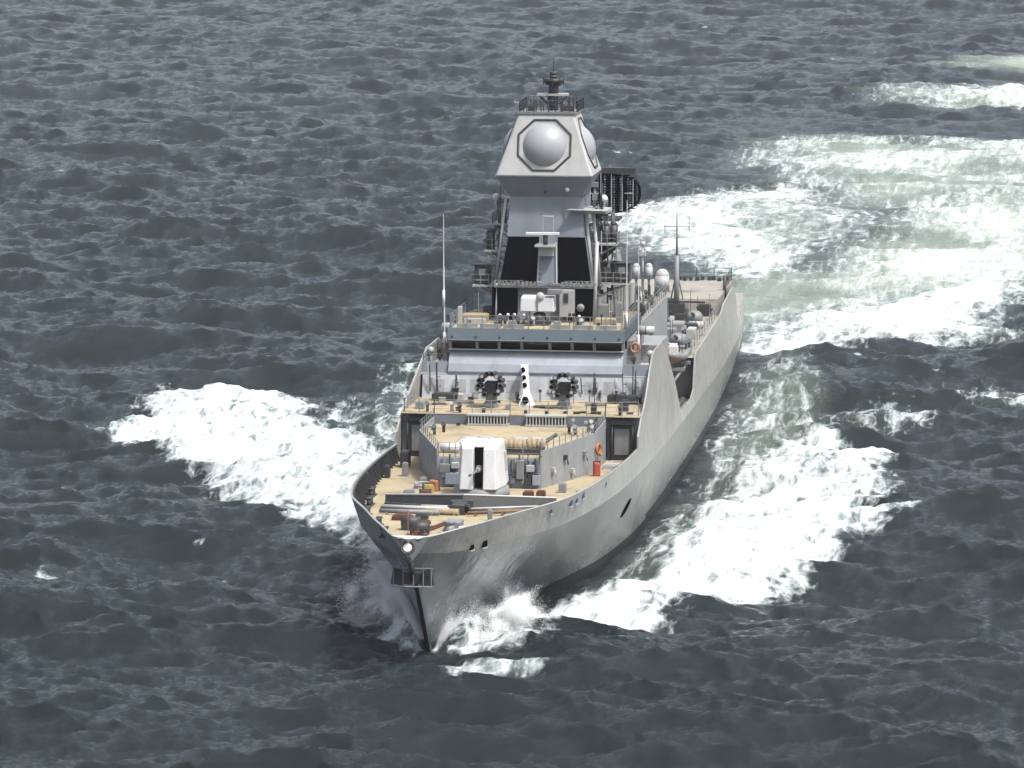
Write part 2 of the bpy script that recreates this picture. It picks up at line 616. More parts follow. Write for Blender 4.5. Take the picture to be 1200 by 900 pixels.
# bulwark brackets inside, both sides
for sgn in (-1, 1):
    mb = MB()
    for y in np.arange(5, 39.5, 1.25):
        zt, zd = float(T_(y)), float(ZD_(y))
        xo = float(hb(y, zt)) * sgn
        xi = (float(hb(y, zd)) - 0.55) * sgn
        xb = (float(hb(y, zd)) - .06) * sgn
        mb.hexa([(xb, y - .03, zd), (xi, y - .03, zd), (xi, y + .03, zd), (xb, y + .03, zd),
                 (xo - .12 * sgn, y - .03, zt - .12), (xo - .22 * sgn, y - .03, zt - .12), (xo - .22 * sgn, y + .03, zt - .12), (xo - .12 * sgn, y + .03, zt - .12)])
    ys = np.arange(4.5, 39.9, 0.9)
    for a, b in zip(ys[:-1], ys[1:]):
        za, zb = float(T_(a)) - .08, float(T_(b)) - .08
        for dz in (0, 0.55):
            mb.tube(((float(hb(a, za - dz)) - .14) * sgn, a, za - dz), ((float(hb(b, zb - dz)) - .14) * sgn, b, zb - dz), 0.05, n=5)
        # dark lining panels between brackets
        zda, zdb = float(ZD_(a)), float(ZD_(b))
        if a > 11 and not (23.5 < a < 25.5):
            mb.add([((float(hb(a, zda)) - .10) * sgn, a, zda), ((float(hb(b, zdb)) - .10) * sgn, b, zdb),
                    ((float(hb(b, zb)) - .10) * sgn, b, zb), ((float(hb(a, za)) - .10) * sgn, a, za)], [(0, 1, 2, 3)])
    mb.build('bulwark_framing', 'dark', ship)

# opening in the hull side for mooring, dark and slanted
mb = MB()
for (y, z, ln, hh, tl) in ((37.0, 3.55, 1.7, 0.42, 0.55),):
    pts = []
    for i in range(14):
        a = 2 * math.pi * i / 14
        yy = y + ln * math.cos(a)
        zz = z + hh * math.sin(a) + tl * math.cos(a) * 0.6
        pts.append((float(hb(yy, zz)) + 0.085, yy, zz))
    mb.add(pts, [tuple(range(14))])
mb.build('hawse_opening', 'black', ship)
# small mooring chocks with dark mouths in the port bulwark
for (y, zoff, s_, mt) in ((9.4, 0.55, .17, 'navy'), (13.2, 0.45, .26, 'navy'), (14.6, 0.5, .2, 'navy'), (16.2, 0.35, .24, 'navy'), (-1.0, 1.5, .22, 'black'), (0.6, 1.45, .3, 'black'), (24.0, .6, .16, 'dark')):
    z = float(T_(y)) - zoff
    xx = float(hb(y, z)) + .03
    sl_ = math.atan2(float(hb(y + .5, z) - hb(y - .5, z)), 1.0)
    mb = MB()
    mb.box((xx, y, z), (0.16, s_ * 2.2, s_ * 1.9), rz=-sl_)
    ch = mb.build('mooring_chock', mt, ship, 0.05)
    mb = MB()
    mb.box((xx, y, z - s_ * 1.1), (0.2, s_ * 2.4, 0.07), rz=-sl_)
    mb.build('chock_lip', 'pale', ch)


# ------------------------------------------------------------------ guard rails
def rail(pts, parent, hgt=1.05, step=1.5, wires=3, name='guard_rail', mat='grey2', rp=0.036, rw=0.016):
    m_ = MB()
    for a, b in zip(pts[:-1], pts[1:]):
        a, b = Vector(a), Vector(b)
        n = max(1, int(round((b - a).length / step)))
        for i in range(n + 1):
            p = a.lerp(b, i / n)
            m_.tube(p, p + V(0, 0, hgt), rp, n=5)
        for k in range(wires):
            h = hgt * (k + 1) / wires
            m_.tube(a + V(0, 0, h), b + V(0, 0, h), rw, n=4)
    return m_.build(name, mat, parent)


# ------------------------------------------------------------------ missile house behind the gun
house = MB()
HP = [(-3.6, 26.0), (3.6, 26.0), (6.25, 35.0), (6.25, 41.5), (-6.25, 41.5), (-6.25, 35.0)]
house.prism(HP, [6.4, 6.4, 6.1, 6.0, 6.0, 6.1], 8.62)
ho = house.build('missile_deckhouse', 'grey', ship)
mb = MB()
mb.prism([(-3.5, 26.1), (3.5, 26.1), (6.15, 35.05), (6.15, 41.4), (-6.15, 41.4), (-6.15, 35.05)], 8.624, 8.64)
mb.build('house_deck', 'deck', ho)
for a, b in ((HP[0], HP[5]), (HP[1], HP[2]), (HP[2], HP[3]), (HP[5], HP[4])):
    mb = MB()
    d = (Vector((b[0], b[1], 0)) - Vector((a[0], a[1], 0)))
    n_ = Vector((d.y, -d.x, 0)).normalized()
    if n_.x * a[0] < 0:
        n_ = -n_
    i_ = -n_ * 0.1
    n_ = n_ * 0.004
    A, B = Vector((a[0], a[1], 0)) + n_, Vector((b[0], b[1], 0)) + n_
    mb.hexa([A + V(0, 0, 8.45), B + V(0, 0, 8.45), B + i_ + V(0, 0, 8.45), A + i_ + V(0, 0, 8.45),
             A + V(0, 0, 9.15), B + V(0, 0, 9.15), B + i_ + V(0, 0, 9.15), A + i_ + V(0, 0, 9.15)])
    mb.build('parapet', 'grey', ho)
mb = MB()
for i in range(9):
    x = -3.2 + i * 0.8
    mb.box((x, 25.93, 7.5), (0.06, 0.14, 2.1))
mb.box((0, 25.92, 7.55), (7.0, 0.1, 0.07))
mb.build('wall_stiffeners', 'blue', ho)
mb = MB()
mb.box((0, 25.985, 7.52), (7.15, 0.06, 2.15))
mb.build('front_panel', 'blue', ho)
# lockers and fittings along the front wall
for (x, z, w, h, mt) in ((-3.0, 7.9, .7, .6, 'grey2'), (-2.3, 8.1, .5, .4, 'pale'), (-2.5, 7.2, .9, .8, 'blue'), (2.2, 7.9, .5, 1.3, 'grey2'),
                         (2.9, 8.0, .55, .45, 'pale'), (3.3, 7.2, .5, .7, 'blue'), (2.75, 7.1, .45, .5, 'dark')):
    mb = MB()
    mb.box((x, 25.75, z), (w, 0.4, h))
    mb.build('wall_locker', mt, ho, 0.03)
for x in (2.45, 2.78, 3.1):
    mb = MB()
    mb.box((x - 0.05, 25.86, 8.3), (0.14, 0.08, 0.3))
    mb.build('name_plate', 'navy', ho)
# walls' vent and light fittings on the angled port wall
for t, z in ((0.2, 7.6), (0.42, 8.2), (0.55, 7.1), (0.78, 8.0)):
    p = Vector((3.6, 26, z)).lerp(Vector((6.25, 35, z)), t)
    mb = MB()
    mb.box(p + V(.1, -.03, 0), (0.25, 0.35, 0.3), rz=R(-16))
    mb.tube(p + V(.22, -.1, 0), p + V(.3, -.1, -.5), 0.05)
    mb.build('wall_fitting', random.choice(['dark', 'pale', 'grey2']), ho)
for x in (-5.2, 5.35):
    t = (abs(x) - 3.6) / 2.65

rail([(-3.5, 26.1, 8.65), (3.5, 26.1, 8.65)], ho, 0.95, 1.1, name='guard_rail')
rail([(3.6, 26.2, 9.15), (6.2, 35, 9.15), (6.2, 41.2, 9.15)], ho, 0.6, 1.0, 2)
rail([(-3.6, 26.2, 9.15), (-6.2, 35, 9.15), (-6.2, 41.2, 9.15)], ho, 0.6, 1.0, 2)

# missile hatches on the house deck (two blocks of eight lids)
for x0 in (-3.0, 0.6):
    mb = MB()
    mb.box((x0 + 1.2, 31.5, 8.75), (2.7, 5.2, 0.22))
    fr = mb.build('launcher_frame', 'canvas', ho, 0.03)
    for i in range(2):
        for j in range(4):
            mb = MB()
            mb.box((x0 + 0.6 + i * 1.2, 29.7 + j * 1.2, 8.90), (1.0, 1.0, 0.1))
            mb.tube((x0 + 0.2 + i * 1.2, 29.3 + j * 1.2, 8.96), (x0 + 1.0 + i * 1.2, 29.3 + j * 1.2, 8.96), 0.05, n=6)
            mb.build('missile_hatch', 'pale', fr, 0.02)
# louvred racks against the step of the next deck
for x0 in (-3.65, 0.55):
    mb = MB()
    mb.box((x0 + 1.45, 41.1, 8.72), (3.0, 0.7, 0.12))
    mb.box((x0 + 1.45, 41.1, 9.42), (3.0, 0.7, 0.12))
    for i in range(13):
        mb.box((x0 + 0.08 + i * 0.23, 40.85, 9.07), (0.09, 0.12, 0.62))
    lr = mb.build('louvred_rack', 'pale', ho)
    mb = MB()
    mb.box((x0 + 1.45, 41.15, 9.07), (2.9, 0.2, 0.56))
    mb.build('rack_back', 'dark', lr)

# ------------------------------------------------------------------ block under the rocket deck, both sides of the house
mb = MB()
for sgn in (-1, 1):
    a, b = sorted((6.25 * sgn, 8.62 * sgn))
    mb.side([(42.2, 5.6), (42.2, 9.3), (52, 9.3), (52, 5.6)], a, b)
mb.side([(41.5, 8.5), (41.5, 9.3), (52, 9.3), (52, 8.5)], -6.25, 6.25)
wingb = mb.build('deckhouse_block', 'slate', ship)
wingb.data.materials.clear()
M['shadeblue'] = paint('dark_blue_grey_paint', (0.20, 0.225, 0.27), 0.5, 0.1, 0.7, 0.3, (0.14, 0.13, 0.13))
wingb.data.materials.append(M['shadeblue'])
for sgn in (-1, 1):
    mb = MB()
    mb.box((7.35 * sgn, 42.08, 7.45), (1.75, 0.16, 2.5))
    d = mb.build('side_door', 'dark', wingb, 0.03)
    mb = MB()
    mb.box((7.35 * sgn, 41.98, 7.5), (1.1, 0.1, 1.9))
    mb.build('door_panel', 'grey2', d, 0.03)
    mb = MB()
    mb.box((7.35 * sgn, 41.9, 8.95), (1.4, 0.5, 0.3))
    mb.tube((6.7 * sgn, 41.8, 8.9), (6.55 * sgn, 41.8, 6.2), 0.07)
    mb.tube((8.15 * sgn, 41.8, 8.9), (8.2 * sgn, 41.8, 6.2), 0.07)
    mb.build('door_hood', 'dark', d)

# ------------------------------------------------------------------ rocket deck
rail([(-8.5, 42.4, 9.36), (-6.2, 41.7, 9.36), (6.2, 41.7, 9.36), (8.5, 42.4, 9.36)], ship, 1.0, 1.35, 3)
rail([(-8.5, 42.4, 9.36), (-8.5, 47, 9.36)], ship, 1.0, 1.4, 3)


def rocket_launcher(x, y, z):
    e = empty('rocket_launcher', (x, y, z), ship)
    m_ = MB()
    m_.tube((x, y, z), (x, y, z + 0.35), 0.62, 0.5, n=20)
    m_.box((x, y + .05, z + 0.75), (0.75, 0.8, 0.9))
    m_.box((x, y - 0.3, z + 0.3), (0.5, 0.4, 0.5))
    m_.build('pedestal', 'grey2', e, 0.03)
    m_ = MB()
    m_.box((x, y + .1, z + 1.45), (0.85, 1.3, 0.75))
    m_.build('cradle', 'dark', e, 0.03)
    for k in range(12):
        a = R(-62 + k * (304 / 11.0))
        # horseshoe open at the bottom
        px, pz = x + 0.80 * math.sin(a - R(90) + R(0)), 0
        ang = R(-152 + k * (304 / 11.0))
        px = x + 0.80 * math.sin(ang)
        pz = z + 1.65 + 0.80 * math.cos(ang)
        m_ = MB()
        m_.tube((px, y - 1.0, pz + 0.10), (px, y + 0.85, pz - 0.10), 0.185, n=12)
        m_.torus((px, y - 1.0, pz + 0.10), 0.15, 0.03, (0, -1, 0.1), 12, 5)
        tb = m_.build('launch_tube', 'dark', e)
        m_ = MB()
        m_.tube((px, y - 1.02, pz + 0.10), (px, y - 1.03, pz + 0.10), 0.12, n=12)
        m_.build('tube_mouth', 'pale' if k % 3 == 1 else 'black', tb)
    return e


rocket_launcher(-2.62, 45.6, 9.35)
rocket_launcher(2.72, 45.6, 9.35)

# central trunk between the launchers, climbing the bridge front
mb = MB()
mb.hexa([(-0.72, 46.1, 9.35), (0.42, 46.1, 9.35), (0.38, 47.4, 9.35), (-0.68, 47.4, 9.35),
         (-0.45, 46.8, 10.2), (-0.03, 46.8, 10.2), (-0.03, 47.6, 10.2), (-0.45, 47.6, 10.2)])
mb.hexa([(-0.455, 46.8, 10.2), (-0.025, 46.8, 10.2), (-0.025, 47.6, 10.2), (-0.455, 47.6, 10.2),
         (-0.95, 49.2, 12.0), (-0.48, 49.2, 12.0), (-0.48, 50.0, 11.9), (-0.95, 50.0, 11.9)])
tk = mb.build('loading_trunk', 'white', ship, 0.03)
for (y, z, r_) in ((46.35, 9.75, .24), (47.4, 10.72, .16), (48.0, 11.2, .14), (48.55, 11.7, .14)):
    mb = MB()
    xt = -.2 - .52 * max(0, (z - 10.1)) / 1.8
    mb.tube((xt, y + 0.2, z - 0.12), (xt, y - 0.24, z + 0.1), r_, n=12)
    mb.build('port_hole', 'black', tk)
# deck boxes on the rocket deck
for (x, y, w, d, h, mt) in ((-6.6, 48.6, 1.6, .8, .5, 'dark'), (6.3, 48.6, 1.5, .7, .6, 'dark'), (-5.4, 48.3, .7, .7, .5, 'pale'), (7.4, 48.4, .8, .8, .6, 'dark'),
                            (-7.6, 44, .6, .6, .5, 'grey2'), (7.3, 44.4, .5, .5, .8, 'dark'), (5.2, 43, .4, .4, .7, 'dark'), (-4.8, 47, 1.4, .25, .18, 'grey2'), (4.9, 47, 1.6, .25, .18, 'grey2'),
                            (-1.2, 44.3, .35, .35, .35, 'grey2'), (0.9, 45.5, .9, .14, .12, 'dark'), (-6.5, 46, 1.2, .12, .1, 'dark')):
    mb = MB()
    mb.box((x, y, 9.36 + h / 2), (w, d, h))
    mb.box((x, y, 9.38 + h), (w * .8, d * .8, 0.08))
    mb.build('deck_locker', mt, ship, 0.03)

# ------------------------------------------------------------------ bridge block
bridge = empty('bridge', (0, 50, 9.35), ship)
mb = MB()
mb.side([(49.55, 9.2), (50.08, 11.0), (60.0, 11.0), (60.0, 9.2)], -8.35, 8.35)
mb.build('lower_front', 'warmgrey', bridge)
mb = MB()
mb.side([(50.06, 11.2), (50.04, 11.3), (50.25, 11.85), (51.0, 12.78), (62, 12.78), (62, 11.004), (50.10, 11.004), (50.10, 11.2)], -6.45, 6.45)
mb.build('sloped_front', 'blue', bridge)
# lining of small panels on the lower wall
for x in (-7.2, -5.6, -4.3, -1.6, 1.5, 4.2, 5.6, 7.2):
    mb = MB()
    mb.box((x, 49.87, 10.25), (1.0, 0.05, 0.95), rx=R(-16.4))
    mb.build('wall_panel', 'grey', bridge)
for i, x in enumerate((-5.7, -4.1, 1.2, 4.5, 6.0)):
    mb = MB()
    mb.box((x, 49.75, 10.05 + 0.12 * (i % 2)), (0.3, 0.3, 0.3))
    mb.tube((x, 49.8, 10.2), (x, 50.0, 11.0), 0.04)
    mb.build('wall_light', 'dark' if i % 2 else 'pale', bridge)
# wheelhouse: sill, glass, posts, brow
mb = MB()
mb.side([(51.0, 12.76), (50.92, 12.90), (50.55, 12.9 + .0), (50.55, 12.84)], -6.5, 6.5)
mb.build('window_sill', 'pale', bridge)
px = [525, 553, 557, 579, 583, 606, 609, 639, 642, 665, 668, 691, 694, 724]
xs = [(-6.35 + (p - 524.5) / (725 - 524.5) * 12.7) for p in px]
mb = MB()
mb.side([(51.15, 12.78), (50.95, 13.56), (61, 13.56), (61, 12.78)], -6.36, 6.36)
mb.build('wheelhouse_wall', 'black', bridge)
for i in range(7):
    a, b = xs[2 * i], xs[2 * i + 1]
    mb = MB()
    mb.side([(51.10, 12.86), (50.90, 13.52), (50.97, 13.52), (51.17, 12.86)], a, b)
    mb.build('window', 'glass', bridge)
for i in range(8):
    x = -6.42 if i == 0 else (6.42 if i == 7 else (xs[2 * i - 1] + xs[2 * i]) / 2)
    mb = MB()
    mb.side([(51.02, 12.8), (50.72, 13.58), (51.0, 13.58), (51.2, 12.8)], x - 0.11, x + 0.11)
    mb.build('window_post', 'pale', bridge)
mb = MB()
mb.side([(50.35, 13.5), (50.25, 13.62), (50.55, 14.42), (62, 14.42), (62, 13.562), (50.6, 13.562)], -6.55, 6.55)
br = mb.build('brow', 'slate', bridge)
for i in range(8):
    x = -6.2 + i * 1.77
    mb = MB()
    mb.box((x, 50.38, 13.85), (0.12, 0.25, 0.14))
    mb.build('wiper_motor', 'dark', br)
mb = MB()
mb.side([(50.28, 13.60), (50.24, 13.60), (50.30, 13.72), (50.34, 13.72)], -6.5, 6.5)
mb.build('brow_lip', 'blue', br)
mb = MB()
mb.side([(50.75, 14.424), (50.75, 14.44), (62.5, 14.44), (62.5, 14.424)], -6.3, 6.3)
mb.build('roof_deck', 'deck', bridge)
# low white coaming on the roof's front edge, in lengths
for i in range(7):
    a = -5.9 + i * 1.72
    if i == 3:
        continue
    mb = MB()
    mb.box((a + .75, 50.95, 14.6), (1.55, 0.12, 0.30))
    mb.build('roof_coaming', 'pale', bridge)

# bridge wings
for sgn in (-1, 1):
    w = MB()
    a, b = sorted((6.46 * sgn, 8.5 * sgn))
    w.side([(50.1, 11.0), (50.1, 11.12), (62, 11.12), (62, 11.004), (50.4, 11.004)], a, b)
    wo_ = w.build('bridge_wing', 'pale', bridge)
    mb = MB()
    mb.box((7.5 * sgn, 50.45, 11.55), (1.9, 0.08, 0.85))
    mb.box((8.42 * sgn, 52.5, 11.55), (0.08, 4.1, 0.85))
    mb.build('wing_screen', 'blue', wo_)
    mb = MB()
    mb.tube((7.2 * sgn, 50.9, 11.1), (7.2 * sgn, 50.9, 12.4), 0.08)
    mb.box((7.2 * sgn, 50.85, 12.35), (0.35, 0.3, 0.3))
    mb.build('pelorus', 'dark', wo_)
    mb = MB()
    mb.sph((8.2 * sgn, 53, 12.45), 0.28, 12, 8)
    mb.tube((8.2 * sgn, 53, 11.1), (8.2 * sgn, 53, 12.3), 0.1)
    mb.build('searchlight', 'pale', wo_)
    # wheelhouse side and its door
    mb = MB()
    a, b = sorted((6.46 * sgn, 7.0 * sgn))
    mb.side([(53, 11.12), (53, 13.4), (60, 13.4), (60, 11.12)], a, b)
    mb.build('wheelhouse_side', 'grey2', bridge)
    rail([(6.7 * sgn, 50.8, 11.98), (8.4 * sgn, 50.8, 11.98), (8.4 * sgn, 60, 11.98)], wo_, 0.5, 1.2, 2)
    rail([(6.4 * sgn, 50.9, 14.44), (6.4 * sgn, 62, 14.44)], bridge, 1.0, 1.3, 3)
rail([(-6.3, 50.75, 14.44), (6.3, 50.75, 14.44)], bridge, 0.95, 1.2, 3)

# whip antennas
for (x, y, z0, z1) in ((-6.95, 51.5, 12.8, 18.9), (6.55, 52, 14.4, 23.9), (-7.15, 53, 12.4, 16.5), (7.1, 55, 12.4, 20.0), (-6.9, 50.9, 16, 22.8)):
    mb = MB()
    mb.tube((x, y, z0), (x, y, z0 + 1.2), 0.10, n=8)
    mb.tube((x, y, z0 + 1.0), (x, y, z1), 0.055, 0.022, n=6)
    mb.build('whip_antenna', 'white', bridge)

# ------------------------------------------------------------------ radar tower
tower = empty('radar_tower', (0, 58, 14.4), ship)


def frust(m_, x0, ya0, yb0, z0, x1, ya1, yb1, z1, m=0, cx=0.0):
    return m_.hexa([(cx - x0, ya0, z0), (cx + x0, ya0, z0), (cx + x0, yb0, z0), (cx - x0, yb0, z0), (cx - x1, ya1, z1), (cx + x1, ya1, z1), (cx + x1, yb1, z1), (cx - x1, yb1, z1)], m)


mb = MB()
frust(mb, 3.5, 55.6, 66, 14.42, 3.42, 55.9, 65.5, 16.95)
mb.build('tower_base', 'grey', tower)
mb = MB()
frust(mb, 3.75, 55.3, 66, 16.954, 3.75, 55.3, 66, 17.14)
pl = mb.build('platform', 'pale', tower)
mb = MB()
for k in range(26):
    x = -3.7 + k * 0.3
    mb.box((x, 55.2 + .1 * random.random(), 17.2 + .12 * random.random()), (random.uniform(.12, .3), .3, random.uniform(.15, .45)))
mb.build('cable_tray', 'grey2', pl)
mb = MB()
frust(mb, 3.45, 56.0, 62.5, 17.144, 2.9, 56.7, 62, 20.7)
frust(mb, 2.9, 56.7, 62, 20.7, 2.72, 57.3, 61.6, 23.6, cx=-.08)
mb.build('tower_trunk', 'towerblue', tower)
mb = MB()
frust(mb, 2.72, 57.3, 61.6, 23.6, 3.62, 56.3, 62.2, 25.25, cx=-.15)
mb.build('tower_flare', 'towerblue', tower)
# radar head with chamfered corners
mb = MB()


def octo(hx, ya, yb, z, ch):
    return [(-hx + ch, ya, z), (hx - ch, ya, z), (hx, ya + ch, z), (hx, yb - ch, z), (hx - ch, yb, z), (-hx + ch, yb, z), (-hx, yb - ch, z), (-hx, ya + ch, z)]


A = [(x - .15, y, z) for x, y, z in octo(3.65, 56.28, 62.2, 25.254, 0.12)]
B = [(x - .15, y, z) for x, y, z in octo(2.1, 57.6, 61.4, 29.75, 0.12)]
mb.add(A + B, [tuple(range(8))[::-1], tuple(range(8, 16))] + [(i, (i + 1) % 8, 8 + (i + 1) % 8, 8 + i) for i in range(8)])
head = mb.build('radar_head', 'pale', tower, 0.05)
mb = MB()
mb.box((-.15, 56.24, 25.25), (7.3, 0.1, 0.1))
mb.build('head_ledge', 'grey2', head)

# radar domes: front, port, starboard, aft; each in an octagonal frame
zc = 27.5
f = (zc - 25.25) / 4.5
fy = 56.28 + (57.6 - 56.28) * f
fx = 3.65 + (2.1 - 3.65) * f
by = 62.2 + (61.4 - 62.2) * f
for (c, nrm) in (((-.2, fy, zc), (0, -4.5, 1.32)), ((fx - .15, (fy + by) / 2, zc), (4.5, 0, 1.55)), ((-fx - .15, (fy + by) / 2, zc), (-4.5, 0, 1.55)), ((-.2, by, zc), (0, 4.5, .8))):
    nv = Vector(nrm).normalized()
    c = Vector(c)
    m_ = MB()
    side_ = abs(nv.x) > .5
    Rd = 2.05
    u = nv.cross(Vector((0, 0, 1))).normalized()
    w = u.cross(nv)
    cc = c - nv * (1.5 if side_ else 1.25)
    vsn, fsn = [], []
    for j in range(13):
        th = R(53) * j / 12
        for i in range(32):
            a = 2 * math.pi * i / 32
            vsn.append(cc + nv * Rd * math.cos(th) + (u * math.cos(a) + w * math.sin(a)) * Rd * math.sin(th))
    for j in range(12):
        for i in range(32):
            fsn.append((j * 32 + i, (j + 1) * 32 + i, (j + 1) * 32 + (i + 1) % 32, j * 32 + (i + 1) % 32))
    m_.add(vsn, fsn, True)
    dm = m_.build('radar_dome', 'dome', head)
    m_ = MB()
    pts = []
    for i in range(8):
        a = R(22.5 + 45 * i)
        pts.append(c + (u * math.cos(a) * 1.0 + w * math.sin(a) * 0.98) * 2.12 + nv * 0.02)
    m_.path(pts + [pts[0]], 0.085, 6)
    m_.build('dome_frame', 'dark', head)

# masthead
mb = MB()
mb.box((-.1, 59.6, 29.84), (4.4, 4.2, 0.16))
tp = mb.build('masthead_platform', 'grey2', tower)
rail([(-2.15, 57.55, 29.92), (2.15, 57.55, 29.92), (2.15, 61.6, 29.92), (-2.15, 61.6, 29.92), (-2.15, 57.55, 29.92)], tp, 0.85, 0.55, 3, mat='dark', rp=0.04, rw=0.02)
for k in range(9):
    mb = MB()
    x = -1.9 + k * .47
    mb.tube((x, 57.9 + .6 * (k % 2), 29.9), (x, 57.9 + .6 * (k % 2), 30.5 + 0.6 * random.random()), 0.05, n=5)
    mb.build('short_aerial', 'dark', tp)
for x, w in ((-1.4, .5), (1.3, 1.0)):
    mb = MB()
    mb.box((x, 58.6, 30.12), (w, .5, .42))
    mb.build('junction_box', 'dark', tp)
mb = MB()
mb.tube((0.1, 59.5, 29.9), (0.1, 59.5, 31.1), 0.4, n=12)
for a in range(6):
    mb.tube((0.1, 59.5, 29.95), (0.1 + 1.1 * math.cos(a), 59.5 + 1.1 * math.sin(a), 31.0), 0.05, n=5)
mb.build('pedestal', 'dark', tp)
mb = MB()
mb.box((0.1, 59.5, 31.1), (2.3, 1.0, 0.16))
mb.build('antenna_bar', 'pale', tp)
mb = MB()
mb.tube((0.15, 59.5, 31.18), (0.15, 59.5, 31.75), 0.38, n=16)
mb.tube((0.15, 59.5, 31.75), (0.15, 59.5, 31.95), 0.42, 0.72, n=16)
mb.tube((0.15, 59.5, 31.95), (0.15, 59.5, 32.3), 0.74, n=16)
mb.tube((0.15, 59.5, 32.3), (0.15, 59.5, 32.55), 0.32, n=12)
mb.tube((0.15, 59.5, 32.55), (0.15, 59.5, 32.8), 0.28, n=12)
mb.tube((0.15, 59.5, 32.8), (0.15, 59.5, 33.7), 0.05, 0.02, n=6)
for a in range(8):
    q = a * math.pi / 4
    mb.tube((0.15 + .76 * math.cos(q), 59.5 + .76 * math.sin(q), 31.8), (0.15 + .76 * math.cos(q), 59.5 + .76 * math.sin(q), 32.4), 0.04, n=5)
mb.build('direction_finder', 'dark', tp)

# black panels
for (x0, x1, x2, x3) in ((-3.42, -0.62, -0.55, -2.9), (0.95, 3.42, 2.9, 0.85)):
    mb = MB()
    mb.hexa([(x0, 55.97, 17.25), (x1, 55.97, 17.25), (x1, 56.02, 17.25), (x0, 56.02, 17.25), (x3, 56.66, 20.65), (x2, 56.66, 20.65), (x2, 56.72, 20.65), (x3, 56.72, 20.65)]
            if x0 < 0 else
            [(x0, 55.97, 17.25), (x1, 55.97, 17.25), (x1, 56.02, 17.25), (x0, 56.02, 17.25), (x3, 56.66, 20.65), (x2, 56.66, 20.65), (x2, 56.72, 20.65), (x3, 56.72, 20.65)])
    mb.build('absorber_panel', 'black', tower)
for (x0, x1) in ((-3.95, -2.05), (1.75, 3.6)):
    mb = MB()
    frust(mb, (x1 - x0) / 2, 55.35, 55.9, 14.5, (x1 - x0) / 2, 55.5, 55.95, 16.93, cx=(x0 + x1) / 2)
    mb.build('absorber_panel', 'black', tower)
# small lamps and sensors in front of the lower panels
for x in (-3.3, -2.7, -2.2, -1.5, -0.6, 1.3, 1.75, 2.2, 2.65):
    mb = MB()
    mb.sph((x, 55.1, 14.85 + 0.1 * random.random()), 0.13, 10, 6)
    mb.tube((x, 55.2, 14.42), (x, 55.12, 14.8), 0.04, n=5)
    mb.build('lamp', 'white', tower)
mb = MB()
mb.sph((2.75, 55.1, 15.55), 0.3, 14, 10, (1, .6, 1))
mb.build('searchlight', 'grey2', tower)
mb = MB()
mb.sph((0.4, 54.75, 16.1), 0.25, 12, 8, (1, .8, 1.3))
mb.build('lamp', 'white', tower)
# middle strut between upper panels with the navigation radar
mb = MB()
mb.hexa([(-.5, 55.6, 17.14), (.85, 55.6, 17.14), (.85, 56.2, 17.14), (-.5, 56.2, 17.14), (-.42, 56.2, 20.0), (.75, 56.2, 20.0), (.75, 56.9, 20.0), (-.42, 56.9, 20.0)])
mb.build('tower_rib', 'towerblue', tower)
mb = MB()
for x in (-.55, .9):
    mb.tube((x, 55.55, 17.2), (x * .85, 56.2, 20.3), 0.07, n=6)
for k in range(8):
    z = 17.4 + k * .36
    mb.tube((-.5, 55.5 + k * .085, z), (-.2, 55.5 + k * .085, z), 0.03, n=5)
mb.build('ladder', 'pale', tower)
mb = MB()
mb.box((0.1, 55.3, 20.15), (1.5, 1.2, 0.14))
mb.box((0.1, 55.8, 19.7), (1.1, .8, .7))
np_ = mb.build('radar_platform', 'pale', tower)
mb = MB()
mb.tube((0.1, 55.2, 20.2), (0.1, 55.2, 20.95), 0.18, n=12)
mb.build('pedestal', 'dark', np_)
mb = MB()
mb.box((-0.1, 55.1, 21.05), (2.5, 0.35, 0.2), rz=R(4))
mb.build('navigation_radar', 'white', np_, 0.03)
mb = MB()
for x in (-.15, .65):
    mb.tube((x, 55.6, 21.0), (x, 55.6, 22.3), 0.035, n=5)
mb.tube((-.15, 55.6, 22.3), (.65, 55.6, 22.3), 0.05, n=5)
mb.build('radar_guard', 'pale', np_)
for (x, z, r_, mt) in ((-0.1, 24.0, .13, 'dark'), (1.55, 24.2, .18, 'white'), (0.1, 21.9, 0.1, 'dark')):
    mb = MB()
    mb.sph((x, 57.0 - (z - 23.6) * .6, z), r_, 10, 8)
    mb.build('lamp', mt, tower)
mb = MB()
for z in (21.4, 22.2, 23.0):
    mb.box((0, 56.8 + (z - 20.7) * .2, z), (5.5, 0.03, 0.04))
mb.box((1.3, 56.95, 22.1), (.04, .1, 2.8))
mb.build('plating_seams', 'grey2', tower)

# fire control director in front of the tower base
fd = empty('fire_director', (0, 53.4, 14.44), ship)
mb = MB()
mb.tube((-0.1, 53.4, 14.44), (-0.1, 53.4, 15.3), 0.62, 0.45, n=16)
mb.tube((-0.1, 53.4, 15.3), (-0.1, 53.4, 15.5), 0.3, n=16)
mb.box((-0.1, 53.4, 14.6), (1.6, 1.2, .3))
mb.build('pedestal', 'dark', fd)
mb = MB()
mb.hexa([(-1.5, 52.9, 15.45), (1.05, 52.9, 15.45), (1.05, 54.1, 15.45), (-1.5, 54.1, 15.45), (-1.45, 53.0, 16.5), (1.0, 53.0, 16.5), (1.0, 54.1, 16.6), (-1.45, 54.1, 16.6)])
hd = mb.build('director_head', 'white', fd, 0.06)
mb = MB()
mb.box((-0.2, 52.9, 15.97), (0.12, 0.06, 1.0))
mb.box((-0.2, 52.88, 15.5), (2.3, 0.05, 0.05))
mb.build('seam', 'grey2', hd)
mb = MB()
mb.sph((0.0, 53.1, 16.55), 0.33, 12, 8, (1, .8, 1.1))
mb.build('camera_ball', 'pale', hd)
mb = MB()
mb.box((1.05, 53.3, 16.95), (1.0, .8, .3))
mb.build('antenna_housing', 'grey2', hd)
mb = MB()
mb.box((1.75, 55.2, 15.9), (1.1, 0.8, 2.0))
